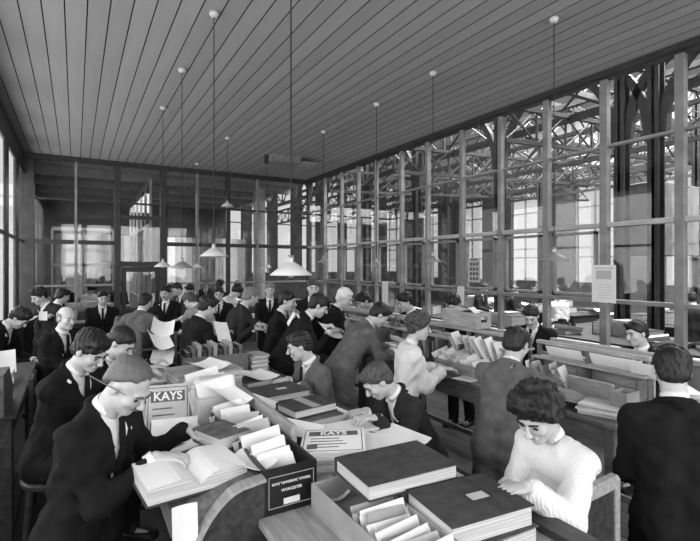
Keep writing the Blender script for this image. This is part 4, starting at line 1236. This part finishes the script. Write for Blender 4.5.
# the seated woman's chair: panel back with pale edges
ch = empty('panel_chair', (1.90, 1.0, 0), math.radians(3), label='wooden chair with a pale-edged panel back behind the seated woman', cat='chair')
MB().box(-.21, .21, -.22, .20, .60, .63, .006).build('seat', WOOD_M, ch)
for sx in (-1, 1):
    MB().box(sx * .19 - .02, sx * .19 + .02, .18, .22, 0, 1.05, .004).build('back_post', WOOD_L, ch)
    MB().box(sx * .19 - .02, sx * .19 + .02, -.21, -.17, 0, .60, .004).build('leg', WOOD_M, ch)
MB().box(-.21, .21, .185, .225, 1.0, 1.06, .006).build('top_rail', WOOD_L, ch)
MB().box(-.17, .17, .19, .21, .72, 1.0, .003).build('back_panel', WOOD_D, ch)
MB().box(-.17, .17, .185, .215, .66, .72, .003).build('lower_rail', WOOD_L, ch)
# ------------------------------------------------------------------ pendant lamps
def pendant(label, px, py, t, dia=.255, shade=None, small=False):
    p = at_depth(px, py, t)
    r = empty('pendant_lamp', (p.x, p.y, ZC), label=label, cat='lamp', group='pendant lamps')
    zl = p.z - ZC
    MB().tube((0, 0, zl + .06), (0, 0, -.04), .0045, None, 6).build('cord', WIRE, r)
    MB().lathe([(0, 0), (.04, 0), (.045, -.02), (.03, -.045), (0, -.05)], 16).build('ceiling_rose', ENAMEL, r, smooth=True)
    R = dia / 2
    MB().lathe([(.020, .068), (.030, .062), (R * .55, .034), (R, -.012), (R - .003, -.014), (R * .54, .030), (.026, .058), (.018, .064)], 28, (0, 0, zl)).build('shade', shade or ENAMEL, r, smooth=True)
    MB().lathe([(0, .11), (.016, .11), (.019, .09), (.022, .06), (.018, .04), (0, .04)], 14, (0, 0, zl)).build('lamp_holder', BRASS, r, smooth=True)
    MB().lathe([(0, .04), (.014, .035), (.026, .0), (.022, -.02), (0, -.032)], 14, (0, 0, zl)).build('bulb', mat('bulb_glass', .45, .1, spec=.6), r, smooth=True)
    return r
pendant('white cone pendant lamp hanging lowest over the central desk', 291, 273, 2.85, .26)
pendant('white cone pendant lamp over the left part of the central desk', 214, 255, 4.35, .26)
pendant('pale pendant lamp left of the dark one near the door', 163, 266, 6.95, .26)
pendant('dark enamel pendant lamp near the door', 182, 267, 5.6, .27, ENAMEL_G)
pendant('high-hung small pale pendant lamp before the end wall', 227.5, 206, 8.6, .24)
pendant('small pendant lamp at the far corner', 323.5, 262, 8.2, .20, ENAMEL_G)
pendant('small dark pendant lamp over the third side desk', 376.5, 266, 6.8, .17, ENAMEL_G)
pendant('grey pendant lamp over the second side desk', 433, 261, 5.7, .22, ENAMEL_G)
pendant('grey pendant lamp in front of the glazed side wall', 554, 259, 4.45, .28, ENAMEL_G)
pendant('tiny pale pendant lamp by the end partition', 197, 267, 10.8, .24)
pendant('tiny pale pendant lamp near the pale pillar', 267, 267, 10.8, .22)
# ceiling hatch with open flap
p = at_depth(283, 157, 2.35 * FOCAL / 108)
hv = empty('ceiling_vent', (p.x, p.y, ZC), 0, label='boxed ceiling ventilator with a bright open flap', cat='ventilator')
for s in (-1, 1):
    MB().box(-.32, .32, s * .22 - .012, s * .22 + .012, -.14, 0, .003).build('side_board', FRAME_M, hv); MB().box(s * .32 - .012, s * .32 + .012, -.21, .21, -.14, 0, .003).build('end_board', FRAME_M, hv)
MB().box(-.33, .33, -.23, .23, -.155, -.14, .003).build('bottom_board', FRAME_M, hv)
MB().box(.345, .70, -.22, .22, -.115, -.10, .003).build('flap', FRAME_W, hv)
MB().box(-.42, -.34, -.02, .02, -.20, -.0).build('pull_bracket', FRAME_D, hv)

# loose papers lying about the central desk
for (x, y, z, l, w, rz, rx, ry, lab) in (
    (.76, 2.66, 1.245, .16, .22, .4, .25, .1, 'loose slip leaning over the far end of the black trough'),
    (1.02, 2.28, 1.105, .18, .24, .9, .15, -.1, 'loose sheet between the divider board and the ledger pile'),
    (1.42, 2.72, 1.02, .20, .26, .2, .03, .03, 'sheet beside the ledger pile near the desk edge'),
    (.98, 3.30, 1.03, .20, .28, -.3, .05, .05, 'sheet lying beside the white-labelled ledger'),
    (1.45, 3.42, 1.02, .18, .24, .6, .03, .02, 'sheet under the cuff of the grey-jacketed man'),
    (.46, 2.45, 1.03, .22, .28, .2, .04, .05, 'sheet lying beyond the ledger rest'),
    (.40, 3.12, 1.06, .22, .28, -.5, .06, .08, 'sheet before the youth with brushed-back hair'),
    (.86, 3.60, 1.235, .22, .30, .3, .03, .0, 'sheet lying on top of the flat file cases'),
    (1.24, 4.0, 1.03, .2, .28, .8, .05, .0, 'sheet in front of the wooden crate of books'),
    (.72, 3.28, 1.06, .22, .26, 1.0, .12, .1, 'crumpled sheet behind the pale cardboard box'),
    (.93, 1.80, 1.03, .12, .2, .1, .1, .1, 'folded slip in the gap between trough and card tray')):
    sheet(lab, (x, y, z), l, w, rz, rx, ry, group='loose papers on the central desk', curl=.03)
# ------------------------------------------------------------------ the clerks
def T(px, py, t): return tuple(at_depth(px, py, t))
def PZ(px, py, z): return tuple(on_plane(px, py, z))
G_ = 'clerks at their desks'
make_person('stooping moustached man in black suit with pen behind his ear over open ledger', T(129, 386, 1.98), 74, 42, 0, 13, 80,
            [T(203, 432, 2.28), T(174, 460, 1.98)], SUIT_K, 'receding', HAIR_T, 'near', scale=1.04, face=('moustache', 'pen'), group=G_)
make_person('seated woman in white blouse with dark piled hair reading at desk', T(538, 414, 2.10), -52, 33, 0, 10, -62,
            [T(512, 492, 1.78), T(500, 492, 1.95)], BLOUSE_S, 'up', HAIR_D, 'near', hs=1.03, woman=True, stand=False, group=G_)
make_person('man in black suit with his back turned at the right edge', T(672, 369, 2.28), 152, 14, 0, 6, 160,
            [None, T(697, 400, 2.5)], SUIT_K, 'short', HAIR_D, 'near', scale=1.04, group=G_)
make_person('man in dark jacket with brushed hair bent over his desk', T(377, 381, 2.95), -72, 42, 0, 26, -64,
            [T(366, 420, 2.6), T(356, 414, 2.85)], SUIT_D, 'short', HAIR_M, 'near', stand=False, group=G_)
make_person('man in mid-grey jacket with glossy dark hair looking down in profile', T(299, 346, 3.95), -80, 20, 0, 12, -55,
            [T(292, 388, 3.6), T(280, 382, 3.8)], SUIT_G, 'short', HAIR_D, 'near', scale=1.08, stand=False, group=G_)
make_person('standing woman in white blouse with fair piled hair at side desk', T(419, 327, 4.0), 82, 10, 0, 6, 98,
            [T(441, 366, 4.35), T(451, 370, 4.05)], BLOUSE, 'up', HAIR_M, 'near', woman=True, group=G_)
make_person('man in mid-grey suit seen from behind at near side desk', T(517, 344, 3.15), 132, 22, 0, 16, 140,
            [T(530, 370, 3.55), T(556, 378, 3.45)], SUIT_G, 'short', HAIR_D, 'near', group=G_)
make_person('youth in black suit with brushed-back hair and white collar looking down', T(91, 351, 2.65), 72, 34, 0, 14, 80,
            [T(150, 372, 3.1), T(140, 378, 2.8)], SUIT_K, 'full', HAIR_D, 'near', stand=False, group=G_)
make_person('second bent youth with dark hair beyond the brushed-back one', T(122, 343, 3.3), 80, 38, 0, 20, 88,
            [T(160, 362, 3.7), T(158, 368, 3.4)], SUIT_K, 'short', HAIR_D, 'mid', stand=False, group=G_)
make_person('bald man in black coat turned in profile by window side', T(67, 318, 4.55), 62, 12, 0, 12, 75,
            [T(95, 350, 4.9), T(96, 352, 4.6)], SUIT_K, 'bald', HAIR_G, 'mid', group=G_)
make_person('man in dark suit studying a small paper by the window', T(39, 296, 6.2), -28, 28, -8, 4, -20,
            [T(36, 318, 6.0), T(48, 316, 6.0)], SUIT_D, 'full', HAIR_D, 'mid', group=G_)
make_person('dark-haired clerk at the left edge by the window', T(20, 318, 5.0), 100, 50, 0, 24, 100, None, SUIT_K, 'full', HAIR_D, 'mid', group=G_)
make_person('clerk whose dark hair shows behind the bald man', T(63, 296, 6.9), 150, 20, 0, 6, None, None, SUIT_D, 'short', HAIR_D, 'far', group=G_)
make_person('man in black suit and tie glancing aside before the door', T(103, 298, 7.1), 35, 14, 0, 4, 30, None, SUIT_K, 'short', HAIR_D, 'mid', group=G_)
make_person('man in grey jacket seen from behind reaching to a paper', T(145, 302, 6.0), 170, 18, 0, 10, 175,
            [T(120, 318, 6.3), None], SUIT_G, 'short', HAIR_D, 'mid', group=G_)
make_person('man in black suit facing the room at the back desk', T(165, 293, 7.45), 5, 12, 0, 6, 0, None, SUIT_K, 'short', HAIR_D, 'mid', group=G_, face=('moustache',))
make_person('clerk behind the facing man with his head bowed aside', T(177, 289, 8.7), -35, 30, 0, 10, -30, None, SUIT_D, 'short', HAIR_D, 'far', group=G_)
make_person('clerk with rounded dark hair beyond the light-jacketed man', T(190, 290, 9.5), -20, 28, 0, 10, -15, None, SUIT_D, 'full', HAIR_D, 'far', group=G_)
make_person('man in light grey jacket leaning over the back desk', T(190, 301, 6.4), -110, 40, 0, 32, -120,
            [T(180, 318, 6.7), T(178, 320, 6.6)], SUIT_L, 'short', HAIR_M, 'mid', group=G_)
make_person('man with tousled dark hair reading a white sheet, back turned', T(208, 307, 4.95), 128, 25, 0, 12, 140,
            [T(214, 330, 5.1), T(228, 332, 4.9)], SUIT_K, 'full', HAIR_D, 'mid', group=G_)
make_person('man with spectacles facing the room beyond the tousled man', T(219, 294, 7.6), 8, 10, 0, 6, 5, None, SUIT_K, 'short', HAIR_D, 'far', face=('glasses',), group=G_)
make_person('clerk whose dark hair shows above the spectacled man', T(220, 285, 10.2), 170, 10, 0, 4, None, None, SUIT_D, 'full', HAIR_D, 'far', group=G_)
make_person('person in white blouse bowed over the desk behind', T(237, 291, 9.1), 70, 40, 0, 24, 75, None, BLOUSE, 'up', HAIR_D, 'far', woman=True, group=G_)
make_person('grey-haired man in dark suit hunched behind the grey-jacketed man', T(251, 297, 5.8), 128, 24, 0, 20, 125, [T(268, 326, 5.4), T(262, 330, 5.3)], SUIT_D, 'short', HAIR_G, 'mid', scale=1.06, group=G_)
make_person('fair-haired man in black facing the room near the pillar', T(270, 290, 7.3), 12, 10, 0, 8, 10, None, SUIT_K, 'short', HAIR_G, 'far', group=G_)
make_person('man in black suit in profile with neat hair and white collar', T(288, 301, 5.2), 78, 14, 0, 10, 95, [T(302, 330, 5.5), T(300, 332, 5.3)], SUIT_K, 'short', HAIR_D, 'mid', group=G_)
make_person('standing man in black suit facing the room at mid desk', T(313, 288, 5.95), 12, 10, 0, 0, 5, [T(303, 314, 6.5), T(326, 312, 6.5)], SUIT_K, 'short', HAIR_M, 'mid', group=G_)
make_person('girl with bobbed dark hair and sailor collar leaning to a desk', T(319, 306, 4.75), 95, 30, 0, 30, 100, [T(338, 330, 5.0), T(336, 332, 4.8)], SUIT_K, 'full', HAIR_D, 'mid', face=('sailor',), vneck=True, tie=False, stand=False, group=G_)
make_person('white-haired old man in black coat at the writing stand', T(345, 298, 5.55), 62, 25, 0, 14, 100, None, SUIT_K, 'short', HAIR_W, 'mid', scale=1.05, group=G_)
make_person('man with dark hair bowed sideways by the white strip', T(364, 301, 7.1), -72, 36, 0, 14, -65, None, SUIT_D, 'full', HAIR_D, 'mid', scale=1.15, group=G_)
make_person('man in grey suit leaning far over the side desk', T(380, 315, 4.5), 98, 42, 0, 34, 110, [T(394, 346, 4.8), T(400, 352, 4.6)], SUIT_G, 'short', HAIR_D, 'mid', group=G_)
make_person('man with black hair and white collar facing left by glazing', T(405, 302, 6.25), -70, 24, 0, 8, -60, None, SUIT_K, 'full', HAIR_D, 'mid', scale=1.08, group=G_)
make_person('man behind the crate on the rack looking down', T(454, 304, 5.75), -40, 38, 0, 12, -45, None, SUIT_K, 'full', HAIR_D, 'mid', group=G_)
make_person('moustached man in black beyond the grey-suited man from behind', T(531, 316, 4.85), -32, 32, 0, 6, -40, None, SUIT_K, 'short', HAIR_D, 'mid', face=('moustache',), group=G_)
make_person('man with sleek black hair in profile by the thick mullion', T(636, 333, 4.1), -75, 14, 0, 8, -58, None, SUIT_K, 'short', HAIR_D, 'mid', group=G_)
sheet('white sheet held by the tousled man', T(222, 332, 4.75), .16, .24, .3, .9, .2, curl=.01)
sheet('small white paper held by the man at the window', T(43, 316, 5.9), .09, .12, .2, 1.1, .1, curl=.004)
sheet('white paper held by the man at the right edge', T(694, 396, 2.55), .16, .2, .2, .5, .0, curl=.01)
sheet('white sheet before the girl with the sailor collar', T(330, 331, 4.95), .2, .26, .2, .5, .2, curl=.02)
# clerks beyond the glass
def copy_tree(o, parent=None):
    c = o.copy(); COL.objects.link(c); c.parent = parent
    for chd in list(o.children): copy_tree(chd, c)
    return c
p1 = make_person('far clerk in dark suit behind the end partition near the window', (-.25, 13.6, 1.45), 20, 25, 0, 10, None, None, SUIT_D, 'short', HAIR_D, 'far', group='clerks in the room behind')
p2 = make_person('far clerk in pale blouse behind the end partition', (.35, 13.4, 1.38), 60, 30, 0, 14, None, None, BLOUSE, 'up', HAIR_D, 'far', woman=True, group='clerks in the room behind')
for src, x, y, rz, lab in ((p1, .95, 13.7, .6, 'far clerk in dark suit behind the door frame'), (p2, 2.3, 13.9, -.5, 'far clerk in pale blouse behind the middle lights'), (p1, 3.3, 13.8, -.4, 'far clerk in dark suit near the pale pillar'), (p2, 4.1, 14.3, .9, 'far clerk in pale blouse past the pale pillar')):
    c = copy_tree(src); c.location = (x, y, 0); c.rotation_euler = (0, 0, rz); c['label'] = lab
for src, x, y, rz, lab in ((p1, 8.0, 7.0, 1.2, 'hall worker in dark suit near the first stanchion row'), (p2, 8.3, 5.9, 2.0, 'hall worker in pale blouse among the paper heaps'), (p1, 8.4, 8.2, .4, 'hall worker in dark suit far among the tables'), (p2, 6.5, 8.9, .2, 'hall worker in pale blouse by the far glazing'), (p1, 8.4, 3.6, 2.4, 'hall worker in dark suit behind the moustached man')):
    c = copy_tree(src); c.location = (x, y, 0); c.rotation_euler = (0, 0, rz); c['label'] = lab; c['group'] = 'workers in the hall'
desk('rear_desk', 'pale desk just behind the end partition', -.6, 1.2, 12.6, 13.05, m_=WOOD_L)
desk('rear_desk', 'dark desk behind the middle of the end partition', 1.9, 4.2, 12.6, 13.1, m_=WOOD_M)
for i in range(6):
    paper_stack('pale paper pile behind the end partition, %s from the window' % ('first', 'second', 'third', 'fourth', 'fifth', 'sixth')[i], (-.4 + .35 * i if i < 4 else 1.2 + .45 * i, 12.82, DZ + .002), .26, .22, .07 + .03 * (i % 3), .3 * i, m_=PAPER)
rg = random.Random(5)
k = 0
for i, (x, y) in enumerate(((6.72, 2.1), (6.72, 3.9), (6.72, 5.7), (6.72, 7.5), (9.0, 2.6), (9.2, 4.6), (9.4, 6.8), (9.2, 9.0))):
    o = ('first', 'second', 'third', 'fourth', 'fifth', 'sixth', 'seventh', 'eighth')[i]
    desk('sorting_table', '%s sorting table in the hall heaped with parcels and papers' % o, x - .5, x + .5, y - .8, y + .8, z=.95, m_=WOOD_D, group='sorting tables in the hall')
    for q in range(5):
        a, b = x + rg.uniform(-.32, .32), y - .62 + .31 * q
        if q == 0 or q == 4: sheet('loose white sheet curling on the %s sorting table, %s end' % (o, 'near' if q == 0 else 'far'), (a, b, 1.0), .3, .4, rg.uniform(-.8, .8), rg.uniform(-.3, .3), rg.uniform(-.2, .2), group='hall papers', curl=.06)
        if q % 2 == 0: paper_stack('white parcel papers on the %s sorting table, pile %s' % (o, 'abc'[q // 2]), (a, b, .952), .3, .24, rg.uniform(.03, .05) if q != 2 else rg.uniform(.12, .25), rg.uniform(-.5, .5), m_=PAPER_G, group='hall papers')
        else: ledger('dark parcel book on the %s sorting table, %s' % (o, 'nearer' if q == 1 else 'farther'), (a, b, .952), (.36, .26, rg.uniform(.1, .25)), rg.uniform(-.6, .6), 0, COVER_D, group='hall parcels', name='parcel_book')
